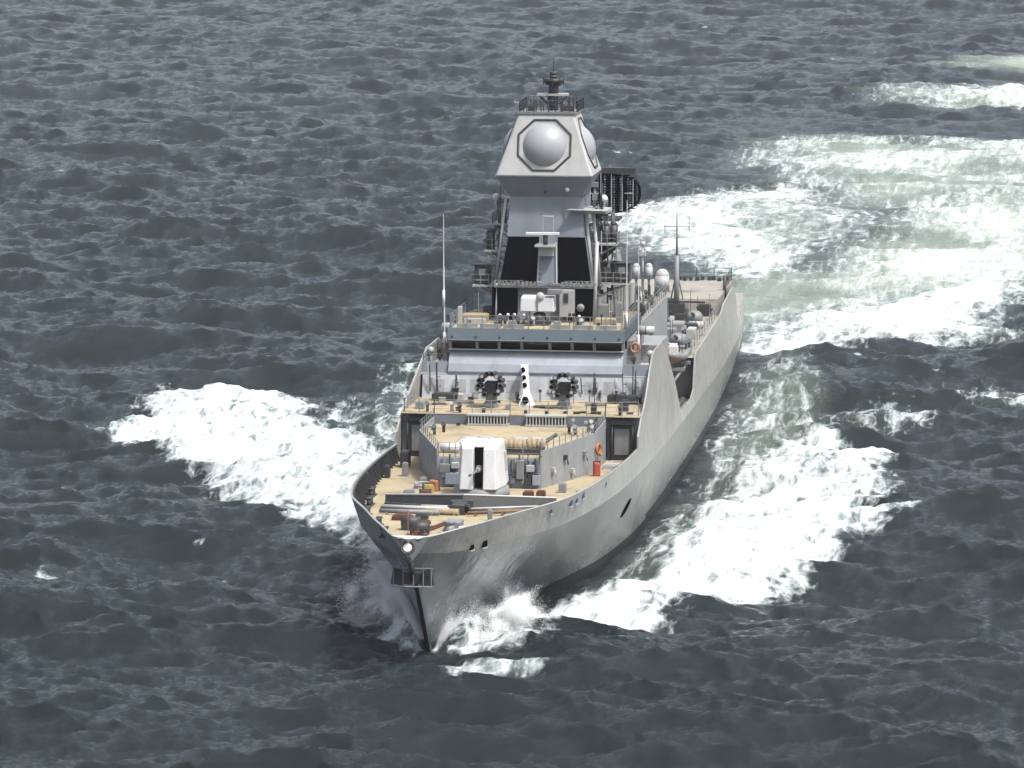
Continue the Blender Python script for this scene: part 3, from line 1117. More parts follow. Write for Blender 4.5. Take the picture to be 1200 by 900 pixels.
eb = mb.build('equipment_cabin', 'pale', tower, 0.03)
mb = MB()
mb.box((1.7, 54.77, 16.3), (0.35, 0.06, 0.7))
mb.build('vent_grille', 'dark', eb)
# roof deck clutter
for (x, y, w, d, h, mt) in ((-5.1, 54.5, 1.9, 1.8, .55, 'canvas'), (-4.9, 53.2, 1.6, .4, .4, 'pale'), (4.7, 54.5, 1.5, 1.2, .4, 'deck'), (-1.9, 52.0, .6, .5, .4, 'grey2'),
                            (1.4, 52.0, .5, .5, .4, 'grey2'), (3.0, 53, .7, .4, .25, 'pale'), (-4.3, 56.3, .8, .8, 1.0, 'dark'), (-6.0, 53, .3, .3, 1.3, 'pale'),
                            (4.3, 56.5, .8, .7, 1.2, 'grey2'), (5.6, 55.5, .5, .5, 1.5, 'grey2'), (-2.9, 52.1, .35, .35, .5, 'dark')):
    mb = MB()
    mb.box((x, y, 14.44 + h / 2), (w, d, h))
    mb.box((x, y, 14.46 + h), (w * .9, d * .9, 0.05))
    mb.build('roof_locker', mt, bridge, 0.03)

# side platforms on the tower with their sensors
def bracket_platform(x0, x1, y, z, d=2.2, mat='pale'):
    m_ = MB()
    a, b = sorted((x0, x1))
    m_.box(((a + b) / 2, y, z), (b - a, d, 0.14))
    m_.tube((x0, y - d / 3, z - 1.3), (x1, y - d / 3, z - .05), 0.07, n=6)
    m_.tube((x0, y + d / 3, z - 1.3), (x1, y + d / 3, z - .05), 0.07, n=6)
    o = m_.build('side_platform', mat, tower)
    rail([(x0, y - d / 2, z + .07), (x1, y - d / 2, z + .07), (x1, y + d / 2, z + .07)], o, 0.8, .6, 2, mat='grey2')
    return o


for (x0, x1, y, z) in ((-3.3, -5.8, 59, 16.75), (-3.1, -4.9, 59, 19.4), (-2.9, -4.4, 60, 21.3), (3.2, 6.0, 59, 17.05), (3.0, 5.1, 59, 20.0), (2.8, 4.6, 60, 21.35)):
    bracket_platform(x0, x1, y, z)
# wedge yard on the port side, pale on top
mb = MB()
mb.add([(1.5, 56.2, 22.75), (4.4, 56.6, 22.65), (4.6, 59.5, 22.65), (2.8, 59.5, 22.75), (2.8, 57.2, 22.4), (4.4, 57.4, 22.35), (4.6, 59.4, 22.35), (2.8, 59.4, 22.35)],
       [(0, 1, 2, 3), (7, 6, 5, 4), (0, 4, 5, 1), (1, 5, 6, 2), (2, 6, 7, 3), (3, 7, 4, 0)])
mb.build('yard_platform', 'pale', tower)


def sensor(x, y, z, kind):
    m_ = MB()
    if kind == 'dome':
        m_.tube((x, y, z), (x, y, z + .5), 0.1, n=8)
        m_.sph((x, y, z + .6), 0.3, 12, 8)
        return m_.build('small_dome', 'white', tower)
    if kind == 'box':
        m_.box((x, y, z + .75), (1.15, 1.1, 1.35))
        o = m_.build('jammer_housing', 'dark', tower, 0.05)
        m_ = MB()
        m_.box((x, y - .56, z + .95), (.5, .08, .5))
        m_.box((x, y - .56, z + .35), (.9, .08, .1))
        m_.build('housing_window', 'grey2', o)
        m_ = MB()
        m_.box((x, y, z + 1.5), (1.5, 1.3, .1))
        m_.build('housing_roof', 'dark', o)
        return o
    if kind == 'post':
        m_.tube((x, y, z), (x, y, z + 1.6), 0.12, n=8)
        m_.box((x, y, z + 1.7), (.5, .4, .35))
        m_.box((x, y, z + .8), (.35, .35, .5))
        return m_.build('sensor_post', 'grey2', tower)
    if kind == 'can':
        m_.tube((x, y, z), (x, y, z + 1.3), 0.33, n=14)
        m_.tube((x, y, z + 1.3), (x, y, z + 1.6), 0.33, 0.12, n=14)
        return m_.build('sensor_canister', 'dark', tower)


for a in ((-5.1, 58.8, 16.8, 'box'), (-4.2, 58.4, 16.8, 'post'), (-4.5, 58.6, 19.45, 'can'), (-4.0, 59.6, 19.45, 'post'), (-4.0, 59.8, 21.35, 'post'), (-4.2, 59.6, 22.7, 'dome'), (-3.5, 59.4, 21.35, 'post'),
          (4.4, 58.8, 17.1, 'box'), (5.5, 58.6, 17.1, 'box'), (3.7, 58.2, 17.1, 'post'), (4.2, 58.8, 20.05, 'can'), (4.75, 59.2, 20.05, 'can'), (3.5, 58.4, 20.05, 'post'),
          (4.1, 58.4, 22.8, 'dome'), (3.9, 60.2, 21.95, 'can'), (3.4, 58.4, 22.75, 'post')):
    sensor(*a)
for (p, q, r_) in (((3.45, 57.0, 17.1), (2.85, 57.4, 22.6), .13), ((4.0, 57.0, 17.1), (3.4, 57.4, 22.6), .13), ((-3.9, 57.2, 17.1), (-3.2, 57.6, 23.4), .1),
                   ((-3.65, 55.4, 14.4), (-3.6, 55.6, 17), .1), ((3.75, 55.3, 14.4), (3.85, 56.2, 20.4), .14)):
    mb = MB()
    mb.tube(p, q, r_, n=8)
    mb.build('tower_pipe', 'pale', tower)
rail([(-3.7, 55.25, 17.15), (-1.6, 55.25, 17.15)], tower, 0.35, .4, 1, mat='grey2', rp=.05)
rail([(1.6, 55.25, 17.15), (3.7, 55.25, 17.15)], tower, 0.35, .4, 1, mat='grey2', rp=.05)

# ------------------------------------------------------------------ amidships superstructure
mid = empty('amidships_house', (0, 75, 9), ship)
for sgn in (-1, 1):
    a, b = sorted((6.304 * sgn, 8.2 * sgn))
    mb = MB()
    mb.side([(58, 5.0), (58, 12.45), (66, 12.2), (66, 5.0)], a, b)
    mb.build('passage_house', 'grey', mid)
mb = MB()
mb.side([(57, 5.0), (57, 13.3), (62, 13.4), (84, 13.2), (84, 5.0)], -6.3, 6.3)
mb.build('house_wall', 'grey', mid)
mb = MB()
mb.side([(62.2, 13.404), (62.2, 13.43), (83.8, 13.23), (83.8, 13.204)], -6.2, 6.2)
mb.build('house_roof', 'deckg', mid)
mb = MB()
frust(mb, 3.9, 66.5, 78, 13.2, 3.2, 68, 77, 17.6)
fun = mb.build('funnel', 'grey', mid)
mb = MB()
frust(mb, 2.9, 68.5, 76.6, 17.6, 2.8, 68.6, 76.5, 18.3)
mb.build('funnel_cap', 'black', fun)
mb = MB()
mb.box((5.0, 63.4, 15.3), (1.6, 1.2, 2.6))
for k in range(7):
    mb.box((4.3 + k * .23, 62.76, 15.4), (0.08, 0.06, 2.2))
lou = mb.build('intake_house', 'pale', mid)
mb = MB()
mb.tube((6.15, 62.7, 14.5), (6.15, 63.5, 14.5), 0.62, n=20)
mb.build('arch_opening', 'dark', mid)  # solid dark drum shape standing in for a dark arched opening
mb = MB()
mb.box((4.9, 62.2, 14.1), (1.7, .8, .22))
mb.build('canister_shelf', 'white', mid)
rail([(6.2, 62.4, 13.42), (6.2, 83.6, 13.22)], mid, 1.0, 1.6, 3)
# lattice post and long range radar
lat = empty('air_search_radar', (0.0, 85, 13.2), ship)
mb = MB()
for sx in (-1, 1):
    for sy in (-1, 1):
        mb.tube((1.1 * sx, 85 + 1.1 * sy, 13.2), (.5 * sx, 85 + .5 * sy, 19.6), 0.12, n=6)
for k in range(6):
    z = 13.4 + k * 1.1
    r_ = 1.1 - .6 * (z - 13.2) / 6.4
    r2_ = 1.1 - .6 * (z + 1.1 - 13.2) / 6.4
    for sx, sy, tx, ty in ((-1, -1, 1, -1), (1, -1, 1, 1), (1, 1, -1, 1), (-1, 1, -1, -1)):
        mb.tube((r_ * sx, 85 + r_ * sy, z), (r2_ * tx, 85 + r2_ * ty, z + 1.1), 0.06, n=5)
        mb.tube((r_ * sx, 85 + r_ * sy, z), (r_ * tx, 85 + r_ * ty, z), 0.05, n=5)
mb.box((0.6, 84.6, 19.3), (3.6, 2.4, .2))
mb.tube((0, 85, 19.4), (0, 85, 21.0), 0.5, n=14)
mb.build('lattice_mast', 'dark', lat)
mb = MB()
HW, HH = 3.95, 1.65
def oy(x):
    return 84.2 - 0.05 * (HW ** 2 - x * x) + 0.8
for k in range(31):
    x = -HW + 0.12 + k * (2 * HW - .24) / 30
    h = HH * math.sqrt(max(0.02, 1 - (x / HW) ** 4))
    mb.tube((x, oy(x), 21.35 - h), (x, oy(x) + .1, 21.35 + h), 0.05, n=5)
for z in np.linspace(-1.45, 1.45, 15):
    w = HW * (max(0.0, 1 - (abs(z) / HH) ** 4)) ** .25
    xs_ = np.linspace(-w, w, 11)
    mb.path([(x, oy(x), 21.35 + z) for x in xs_], 0.045, 5)
for k in range(0, 24, 2):
    xa, xb = -HW + .05 + k * (2 * HW - .1) / 24, -HW + .05 + (k + 1) * (2 * HW - .1) / 24
    ha, hb_ = (HH * max(0.0, 1 - (abs(q) / HW) ** 3.2) ** .4 for q in (xa, xb))
    mb.add([(xa, oy(xa) + .12, 21.35 - ha), (xb, oy(xb) + .12, 21.35 - hb_), (xb, oy(xb) + .12, 21.35 + hb_), (xa, oy(xa) + .12, 21.35 + ha)], [(0, 1, 2, 3)])
pts = []
for k in range(41):
    a = 2 * math.pi * k / 40
    cx_, sx_ = math.cos(a), math.sin(a)
    x = HW * math.copysign(abs(cx_) ** .75, cx_)
    pts.append((x, oy(x), 21.35 + HH * math.copysign(abs(sx_) ** .75, sx_)))
mb.path(pts, 0.09, 6)
refl = mb.build('reflector', 'black', lat)
mb = MB()
for k in range(9):
    x = -3.4 + k * .85
    h = HH * (1 - (abs(x) / HW) ** 3.2) ** .4
    mb.tube((x, oy(x) - .1, 21.35 - h), (x, oy(x) - .1, 21.35 + h), .035, n=5)
mb.tube((-3.4, oy(3.4) - .1, 21.35), (0, oy(0) - .1, 21.35), .03, n=5)
mb.tube((0, oy(0) - .1, 21.35), (3.4, oy(3.4) - .1, 21.35), .03, n=5)
mb.build('reflector_ribs', 'pale', refl)
mb = MB()
mb.tube((0, 83.9, 20.0), (0, 81.8, 20.6), 0.1, n=6)
mb.box((0, 81.7, 20.7), (1.2, .3, .3))
mb.build('feed_horn', 'dark', lat)
mb = MB()
mb.box((2.2, 84.4, 23.2), (2.9, .5, .45))
mb.build('interrogator_bar', 'dark', lat)

# white sensor cans near the lattice mast
for (x, y) in ((3.6, 85.5), (4.6, 85.8)):
    mb = MB()
    mb.tube((x, y, 13.2), (x, y, 14.4), 0.1, n=8)
    mb.tube((x, y, 14.3), (x, y, 15.3), 0.30, n=16)
    mb.sph((x, y, 15.3), 0.30, 16, 8)
    mb.build('satellite_dome', 'pale', mid)
mb = MB()
mb.tube((4.05, 86.2, 13.2), (4.05, 86.2, 17.0), 0.12, 0.06, n=8)
mb.box((4.05, 86.2, 16.3), (.5, .4, .3))
mb.sph((4.05, 86.2, 17.1), .22, 10, 8)
mb.build('signal_post', 'pale', mid)

# second house (aft) and hangar
aft = empty('hangar', (0, 110, 8.35), ship)
mb = MB()
mb.side([(84.004, 8.36), (84.004, 12.2), (96, 12.0), (96, 8.36)], -4.6, 4.6)
mb.build('aft_house', 'grey', aft)
mb = MB()
mb.side([(111.0, 8.36), (111.3, 9.7), (126, 9.7), (126, 4.61), (117.01, 4.61), (117.01, 8.36)], -7.9, 7.9)
hg = mb.build('hangar_block', 'deckg', aft)
for (x, w) in ((-5, 1.2), (-1.5, .8), (2.0, 1.0), (5.0, .8), (6.6, .5)):
    mb = MB()
    mb.box((x, 111.1, 9.0), (w, 0.2, 1.0), rx=R(-12))
    mb.build('hangar_door', 'grey2', hg, 0.02)
rail([(-7.8, 125.8, 9.7), (7.8, 125.8, 9.7), (7.8, 120, 9.7)], aft, 1.1, 1.6, 3, mat='dark', rp=.04, rw=.02)
for k in range(12):
    x = 1.5 + k * .52 + random.random() * .2
    mb = MB()
    mb.box((x, 125 + random.random(), 9.85), (random.uniform(.2, .45), .4, random.uniform(.15, .5)))
    mb.build('roof_vent', 'dark', aft)
mb = MB()
mb.tube((7.9, 118, 8.5), (7.9, 118, 11.0), .16, n=8)
mb.build('corner_post', 'dark', aft)
# short pole mast with crossed yards
am = empty('aft_mast', (4.35, 111, 8.36), ship)
mb = MB()
mb.tube((4.35, 111, 8.36), (4.35, 111, 13.5), 0.26, 0.2, n=10)
mb.tube((4.35, 111, 13.5), (4.35, 111, 17.9), 0.1, 0.04, n=8)
for sx in (-1, 1):
    mb.tube((4.35 + .8 * sx, 111.5, 8.36), (4.35, 111, 12.2), 0.07, n=6)
mb.build('mast_pole', 'grey2', am)
mb = MB()
mb.tube((3.2, 111, 16.0), (5.5, 111, 16.0), 0.05, n=6)
mb.tube((4.35, 110.5, 15.2), (4.35, 111.5, 15.2), 0.05, n=6)
mb.tube((3.3, 111, 15.4), (3.3, 111, 16.8), 0.03, n=5)
mb.tube((5.4, 111, 15.6), (5.4, 111, 16.9), 0.03, n=5)
mb.build('yard', 'grey2', am)
mb = MB()
mb.box((4.35, 110.7, 8.9), (1.5, 1.0, .9))
mb.box((4.35, 110.7, 9.5), (5.0, .15, .15))
mb.build('mast_foot', 'dark', am)
mb = MB()
for dx in (-.35, .35):
    mb.tube((3.25 + dx, 109.5, 8.36), (3.25 + dx * .8, 109.5, 10.6), 0.07, n=6)
mb.box((3.25, 109.5, 10.6), (1.2, 1.0, .12))
rp_ = mb.build('radome_stand', 'grey2', am)
mb = MB()
mb.tube((3.25, 109.5, 10.66), (3.25, 109.5, 11.9), 0.62, 0.6, n=20)
mb.sph((3.25, 109.5, 11.9), 0.6, 20, 10)
mb.build('radome', 'pale', am)
# rapid fire gun mounts and clutter on the boat deck
def ciws(x, y, z):
    e = empty('close_range_gun', (x, y, z), ship)
    m_ = MB()
    m_.tube((x, y, z), (x, y, z + .3), 0.8, n=18)
    m_.build('pedestal', 'grey2', e)
    m_ = MB()
    m_.sph((x, y, z + .65), 0.7, 18, 10, (1, 1.1, .85))
    m_.build('gun_shield', 'grey2', e)
    m_ = MB()
    m_.tube((x, y - .6, z + .9), (x, y - 2.2, z + 1.2), 0.13, n=8)
    m_.build('barrel_cluster', 'dark', e)
    return e


ciws(6.6, 104, 8.36)
ciws(-6.6, 104, 8.36)
ciws(6.7, 88.5, 8.36)
for (x, y, w, d, h, mt) in ((5.4, 98, 1.6, 1.2, .8, 'grey2'), (2.6, 98, 1.6, 2.0, .9, 'deckg'), (6.9, 99, .8, 1.2, .7, 'dark'), (3.9, 104, 1.1, 1, .7, 'dark'), (5.6, 107, 2, .5, .5, 'dark'),
                            (5.6, 93, 1.0, 1.6, 1.0, 'grey2'), (7.2, 95, .7, 2, .8, 'pale'), (1.2, 103, 1.2, 1.4, 1.0, 'pale'), (6.9, 110.2, 1, .6, 1.0, 'dark'), (2.2, 107, .5, .5, 1.3, 'grey2')):
    mb = MB()
    mb.box((x, y, 8.36 + h / 2), (w, d, h))
    mb.box((x, y, 8.38 + h), (w * .85, d * .85, .06))
    mb.build('deck_locker', mt, ship, 0.03)
rail([(8.35, 83.5, 8.9), (8.4, 107, 9.05)], ship, 0.9, 2.2, 2)
# inner wall of the boat recess and its opening
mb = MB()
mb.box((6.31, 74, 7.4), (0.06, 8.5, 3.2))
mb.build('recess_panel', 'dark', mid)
mb = MB()
mb.box((7.45, 83.4, 6.7), (2.2, 0.12, 3.3))
mb.build('recess_bulkhead', 'grey2', mid)

# small fittings bolted to the tower, bridge, roof and houses
cl = random.Random(31)
def bolt_on(kind, parent, x, y, z, mat):
    m_ = MB()
    if kind == 'junction_box':
        w_, h_ = cl.uniform(.15, .45), cl.uniform(.15, .5)
        m_.box((x, y, z), (w_, .25, h_))
        m_.box((x, y, z + h_ / 2 + .02), (w_ * 1.15, .3, .04))
    elif kind == 'pipe':
        L_ = cl.uniform(.8, 2.2)
        m_.tube((x, y, z), (x + cl.uniform(-.1, .1), y, z + L_), cl.uniform(.03, .07), n=6)
        m_.tube((x, y, z + L_ * .5), (x + .25, y, z + L_ * .5), .03, n=5)
    elif kind == 'vent':
        m_.tube((x, y, z), (x, y, z + .5), .11, n=10)
        m_.tube((x, y, z + .5), (x, y - .25, z + .62), .16, n=10)
    elif kind == 'aerial':
        m_.tube((x, y, z), (x, y, z + .35), .06, n=6)
        m_.tube((x, y, z + .3), (x, y, z + cl.uniform(1.2, 2.6)), .025, n=5)
    elif kind == 'lamp_post':
        m_.tube((x, y, z), (x, y, z + .8), .035, n=5)
        m_.box((x, y, z + .85), (.2, .2, .18))
    return m_.build(kind, mat, parent)


mats = ['dark', 'dark', 'grey2', 'pale', 'dark', 'slate']
for k in range(60):      # both flanks of the tower
    sx = 1 if k % 5 else -1
    z = cl.uniform(14.6, 23.0)
    x = sx * (3.1 + cl.uniform(.1, 1.6) * (1.2 if z < 20 else .7))
    kd = cl.choice(['junction_box', 'pipe', 'pipe', 'junction_box', 'lamp_post'])
    bolt_on(kd, tower, x, 57.5 + cl.uniform(0, 2), z, cl.choice(mats))
for k in range(40):      # wheelhouse roof
    x = cl.uniform(-6.1, 6.1)
    if abs(x) < 3.6 and cl.random() < .6:
        y = cl.uniform(51.3, 53)
    else:
        y = cl.uniform(51.3, 60)
    kd = cl.choice(['vent', 'junction_box', 'lamp_post', 'aerial' if abs(x) > 4 else 'vent'])
    bolt_on(kd, bridge, x, y, 14.46 + (.2 if kd == 'junction_box' else 0), cl.choice(mats))
for k in range(34):      # bridge front and rocket deck edges
    x = cl.uniform(-8, 8)
    if abs(x) < .8 or 2.0 < abs(x) < 3.3:
        continue
    bolt_on(cl.choice(['junction_box', 'pipe']), bridge, x, 49.62, cl.uniform(9.6, 10.0), cl.choice(mats))
for k in range(30):
    x = cl.uniform(-8, 8)
    bolt_on(cl.choice(['vent', 'junction_box', 'lamp_post']), ship, x, cl.choice([cl.uniform(42.3, 43.5), cl.uniform(47.6, 49.1)]), 9.38, cl.choice(mats))
for k in range(44):      # houses behind the tower and the boat deck
    y = cl.uniform(63, 83)
    x = cl.uniform(4.0, 6.1)
    bolt_on(cl.choice(['vent', 'junction_box', 'aerial', 'pipe']), mid, x, y, 13.35, cl.choice(mats))
for k in range(46):
    bolt_on(cl.choice(['vent', 'junction_box', 'lamp_post', 'aerial']), aft, cl.uniform(3.2, 8.1), cl.uniform(84, 110.5), 8.38, cl.choice(mats))
for k in range(26):      # missile house front and its corners
    x = cl.uniform(-3.5, 3.5)
    if abs(x) < 1.5:
        x += 2.0 * (1 if x > 0 else -1)
    bolt_on(cl.choice(['junction_box', 'pipe']), ho, x, 25.8, cl.uniform(6.8, 7.9), cl.choice(mats))
for k in range(16):
    x = cl.choice([-1, 1]) * cl.uniform(3.9, 6.0)
    bolt_on(cl.choice(['vent', 'lamp_post', 'junction_box']), ho, x, cl.uniform(36, 41), 8.66, cl.choice(mats))

# ------------------------------------------------------------------ gun
gun = empty('gun_mount', (0, 22.4, 6.8), ship)
mb = MB()
mb.tube((0, 22.4, 6.6), (0, 22.4, 7.25), 1.95, 1.85, n=32)
mb.build('gun_ring', 'grey2', gun)
mb = MB()
F0, F1 = 20.55, 20.95   # front plate bottom and top
z0, z1 = 7.25, 10.3
for sgn in (-1, 1):
    a0, fb, ft, rb, rt = 0.34 * sgn, 1.24 * sgn, 1.12 * sgn, 1.66 * sgn, 1.45 * sgn
    mb.hexa([(a0, F0, z0), (fb, F0 + .05, z0), (rb, 22.6, z0), (a0, 24.6, z0), (a0, F1, z1 - .25), (ft, F1 + .05, z1 - .25), (rt, 22.7, z1), (a0, 24.1, z1)])
    mb.hexa([(a0, 22.6, z0 + .02), (rb, 22.605, z0 + .02), (rb * .95, 24.6, z0 + .02), (a0, 24.6, z0 + .02), (a0, 22.7, z1 - .01), (rt, 22.705, z1 - .01), (rt * .92, 24.1, z1 - .01), (a0, 24.1, z1 - .01)])
mb.hexa([(-.33, 21.7, 7.26), (.33, 21.7, 7.26), (.33, 24.5, 7.26), (-.33, 24.5, 7.26), (-.33, 22.0, 10.1), (.33, 22.0, 10.1), (.33, 24.0, 10.29), (-.33, 24.0, 10.29)])
gs = mb.build('gun_shield', 'white', gun, 0.08)
mb = MB()
mb.box((0, 21.6, 8.65), (0.64, 0.25, 2.7))
mb.build('embrasure', 'black', gs)
mb = MB()
mb.box((1.52, 23.2, 8.9), (0.12, 1.0, 1.3), ry=R(-4))
mb.build('side_hatch', 'pale', gs)
mb = MB()
mb.tube((0, 21.6, 8.55), (0, 20.3, 8.62), 0.2, 0.15, n=14)
mb.tube((0, 20.3, 8.62), (0, 17.2, 8.8), 0.085, 0.07, n=12)
mb.tube((0, 17.25, 8.8), (0, 16.95, 8.81), 0.11, n=12)
mb.sph((0, 21.35, 8.6), 0.26, 14, 10)
mb.build('barrel', 'grey2', gun)

# ------------------------------------------------------------------ forecastle fittings
def dz(y):
    return float(ZD_(y))


mb = MB()
for sgn in (-1, 1):
    a, b = Vector((0, 13.6, dz(13.6))), Vector((5.75 * sgn, 17.2, dz(17.2)))
    t0 = 0.95
    h1 = 0.45
    up, up2 = V(0, .38, t0), V(0, .18, h1)
    th = V(0, .1, 0)
    mb.hexa([a, b, b + th, a + th, a + up, b + up2, b + up2 + th, a + up + th])
bw = mb.build('breakwater', 'dark', ship)
mb = MB()
for sgn in (-1, 1):
    a, b = Vector((0, 13.6, dz(13.6))) + V(0, .40, .97), Vector((5.75 * sgn, 17.2, dz(17.2))) + V(0, .2, .47)
    mb.tube(a, b, 0.07, n=6)
    for k in range(1, 6):
        p = a.lerp(b, k / 6)
        mb.tube(p, (p.x, p.y + .7, dz(p.y)), .05, n=5)
mb.build('breakwater_capping', 'pale', bw)
# stowed booms in front of the breakwater
for (x0, x1, y, dy, r_, mt) in ((-5.2, -.9, 13.0, .9, .15, 'dark'), (-5.2, -.5, 12.0, .6, .17, 'pale'), (-5.1, -.7, 11.1, .5, .12, 'dark'), (-5.0, -1.0, 10.2, .3, .15, 'grey2'),
                                (0.5, 5.0, 12.2, 1.6, .13, 'pale'), (0.6, 5.4, 11.2, 1.9, .14, 'dark'), (0.8, 5.2, 10.3, 1.9, .11, 'wood'), (-2.6, -.2, 12.6, .2, .2, 'pale'), (-2.4, .2, 10.7, .2, .22, 'canvas')):
    z = dz(y) + .22
    ya, yb = (y + dy, y) if x0 < 0 else (y, y + dy)
    mb = MB()
    mb.tube((x0, ya, z), (x1, yb, z), r_, n=10)
    for t in (.12, .5, .88):
        p = Vector((x0, ya, z)).lerp(Vector((x1, yb, z)), t)
        mb.box(p - V(0, 0, .14), (.12, .5, .18))
    mb.build('stowed_boom', mt, ship)
mb = MB()
mb.box((0.1, 11.6, dz(11.6) + .35), (.9, 1.6, .7))
mb.tube((-.7, 12.2, dz(12) + .3), (.9, 10.9, dz(11) + .6), .18, n=8)
mb.box((0.1, 12.6, dz(12.6) + .55), (1.5, .5, .5), rz=.3)
mb.build('boom_cradle', 'dark', ship, .04)
# capstan, windlass, bollards
mb = MB()
mb.tube((1.1, 0.6, dz(.6)), (1.1, .6, dz(.6) + .55), 0.42, 0.30, n=16)
mb.tube((1.1, 0.6, dz(.6) + .55), (1.1, .6, dz(.6) + .8), 0.30, 0.45, n=16)
mb.build('capstan', 'grey2', ship)
mb = MB()
mb.box((1.1, 2.6, dz(2.6) + .3), (1.0, 1.6, .6))
mb.build('windlass_motor', 'grey2', ship, .03)
for (x, y) in ((-.6, -.6), (-1.6, 2.2)):
    mb = MB()
    mb.box((x, y, dz(y) + .25), (1.1, 1.0, .5))
    mb.tube((x - .6, y, dz(y) + .5), (x + .6, y, dz(y) + .5), .35, n=14)
    mb.build('windlass', 'dark', ship)
def chain(pts, r=.085):
    m_ = MB()
    P0 = [Vector(p) for p in pts]
    k = 0
    for a, b in zip(P0[:-1], P0[1:]):
        n = max(1, int((b - a).length / .26))
        d = (b - a).normalized()
        for i in range(n):
            c = a.lerp(b, (i + .5) / n)
            nn = V(0, 0, 1) if k % 2 else d.cross(V(0, 0, 1))
            m_.torus(c, .15, .05, nn, 8, 5)
            k += 1
    return m_.build('anchor_chain', 'rust', ship)


chain([(-0.75, -4.6, dz(-4.6) + .1), (-.7, -2.5, dz(-2.5) + .1), (-.6, -1, dz(-1) + .35), (-.2, 2.5, dz(2.5) + .1), (.2, 5.5, dz(5.5) + .1)])
chain([(.2, -4.4, dz(-4.4) + .1), (-.1, -1.5, dz(-1.5) + .1), (-1.1, 2.2, dz(2.2) + .45), (-.9, 5.5, dz(5.5) + .1)])
chain([(2.4, .5, dz(.5) + .1), (2.9, 2.2, dz(2) + .1), (3.6, 4.4, dz(4) + .1), (3.2, 5.4, dz(5) + .1), (2.6, 3.8, dz(4) + .1), (2.4, 1.4, dz(1) + .1), (3.3, 3.2, dz(3) + .15)])
for (x, y) in ((-2.6, -2.0), (-5.6, 9.2), (4.4, 5.5), (6.0, 11.2), (-6.4, 15.0), (6.9, 20), (-7.1, 20), (-3.9, 3.5)):
    mb = MB()
    for dy in (-.35, .35):
        mb.tube((x, y + dy, dz(y)), (x, y + dy, dz(y) + .5), .16, n=10)
        mb.tube((x, y + dy, dz(y) + .5), (x, y + dy, dz(y) + .58), .22, n=10)
    mb.box((x, y, dz(y) + .05), (.5, 1.3, .08))
    mb.build('bollard', 'dark' if x < 0 else 'grey2', ship)
mb = MB()
mb.tube((-.25, -7.4, dz(-7.4)), (-.25, -7.4, dz(-7.4) + 2.3), .03, n=6)
mb.build('jackstaff', 'orange', ship)
# vents and hatches on the forecastle
for (x, y, w, d, h, mt) in ((-4.9, 22, .7, .7, .22, 'grey2'), (-4.6, 26.5, .5, .5, .5, 'grey2'), (-4.4, 19, .6, .6, .2, 'dark'), (3.5, 20.2, .7, .7, .5, 'rust'), (4.4, 19.8, .6, .6, .6, 'rust'),
                            (5.3, 24.2, .5, .5, .6, 'grey2'), (7.2, 37.5, 1.3, 1.0, .3, 'pale'), (-6.6, 31, .4, .5, .9, 'grey2'), (-7.4, 36, .6, 1.2, 1.1, 'dark'), (-7.7, 30, .35, .7, .8, 'dark'),
                            (-3.0, 7.5, 1.3, .8, .3, 'rust'), (-1.8, 8, .8, .6, .35, 'dark'), (2.6, 8.2, .3, .3, .7, 'grey2')):
    mb = MB()
    mb.box((x, y, dz(y) + h / 2), (w, d, h))
    mb.box((x, y, dz(y) + h + .03), (w * .8, d * .8, .08))
    mb.build('deck_hatch', mt, ship, .03)

# ------------------------------------------------------------------ loose things carried on board
# anchor hanging athwart the stem
an = empty('anchor', (0, -7.5, 6.2))
tag(an, 'dark stockless anchor housed crosswise on the stem below the crest', 'anchor')
mb = MB()
mb.tube((-1.15, -7.0, 6.15), (1.15, -7.0, 6.15), 0.2, n=10)
mb.box((0, -6.95, 6.2), (1.1, .5, .7))
mb.build('crown', 'dark', an)
for sgn in (-1, 1):
    mb = MB()
    mb.hexa([(.55 * sgn, -7.3, 5.75), (1.35 * sgn, -7.3, 5.85), (1.35 * sgn, -6.9, 5.85), (.55 * sgn, -6.9, 5.75),
             (.6 * sgn, -7.45, 6.75), (1.2 * sgn, -7.35, 6.9), (1.2 * sgn, -7.05, 6.9), (.6 * sgn, -7.05, 6.75)])
    mb.build('fluke', 'dark', an, .04)
mb = MB()
mb.tube((0, -7.1, 6.1), (0, -8.0, 7.35), .17, n=10)
mb.torus((0, -8.05, 7.4), .2, .06, (1, 0, 0), 12, 6)
mb.build('shank', 'dark', an)
mb = MB()
for x in (-1.15, -.55, .1, .7, 1.2):
    mb.tube((x, -7.5, 5.8), (x, -7.5, 6.95), .035, n=5)
mb.tube((-1.3, -7.5, 5.75), (1.3, -7.5, 5.75), .05, n=5)
mb.tube((-1.3, -7.5, 6.9), (1.3, -7.5, 6.9), .03, n=5)
mb.build('anchor_frame', 'grey2', an)


def rope_coil(x, y, z, label, mat, r=.5):
    m_ = MB()
    for k in range(4):
        m_.torus((x, y, z + .06 + .09 * k), r - .05 * (k % 2), .06, (0, 0, 1), 20, 6)
        m_.torus((x, y, z + .06), r - .14 * (k + 1) + .02, .05, (0, 0, 1), 16, 6)
    o = m_.build('rope_coil', mat, None)
    o.location = (0, 0, 0)
    tag(o, label, 'rope coil', 'rope coils on the foredeck')
    return o


rope_coil(2.05, 1.1, dz(1.1), 'white rope coiled on the foredeck right of the grey capstan', 'white', .45)
rope_coil(-4.4, 25, dz(25), 'pale coil of rope near the starboard corner of the gun deckhouse', 'pale', .6)


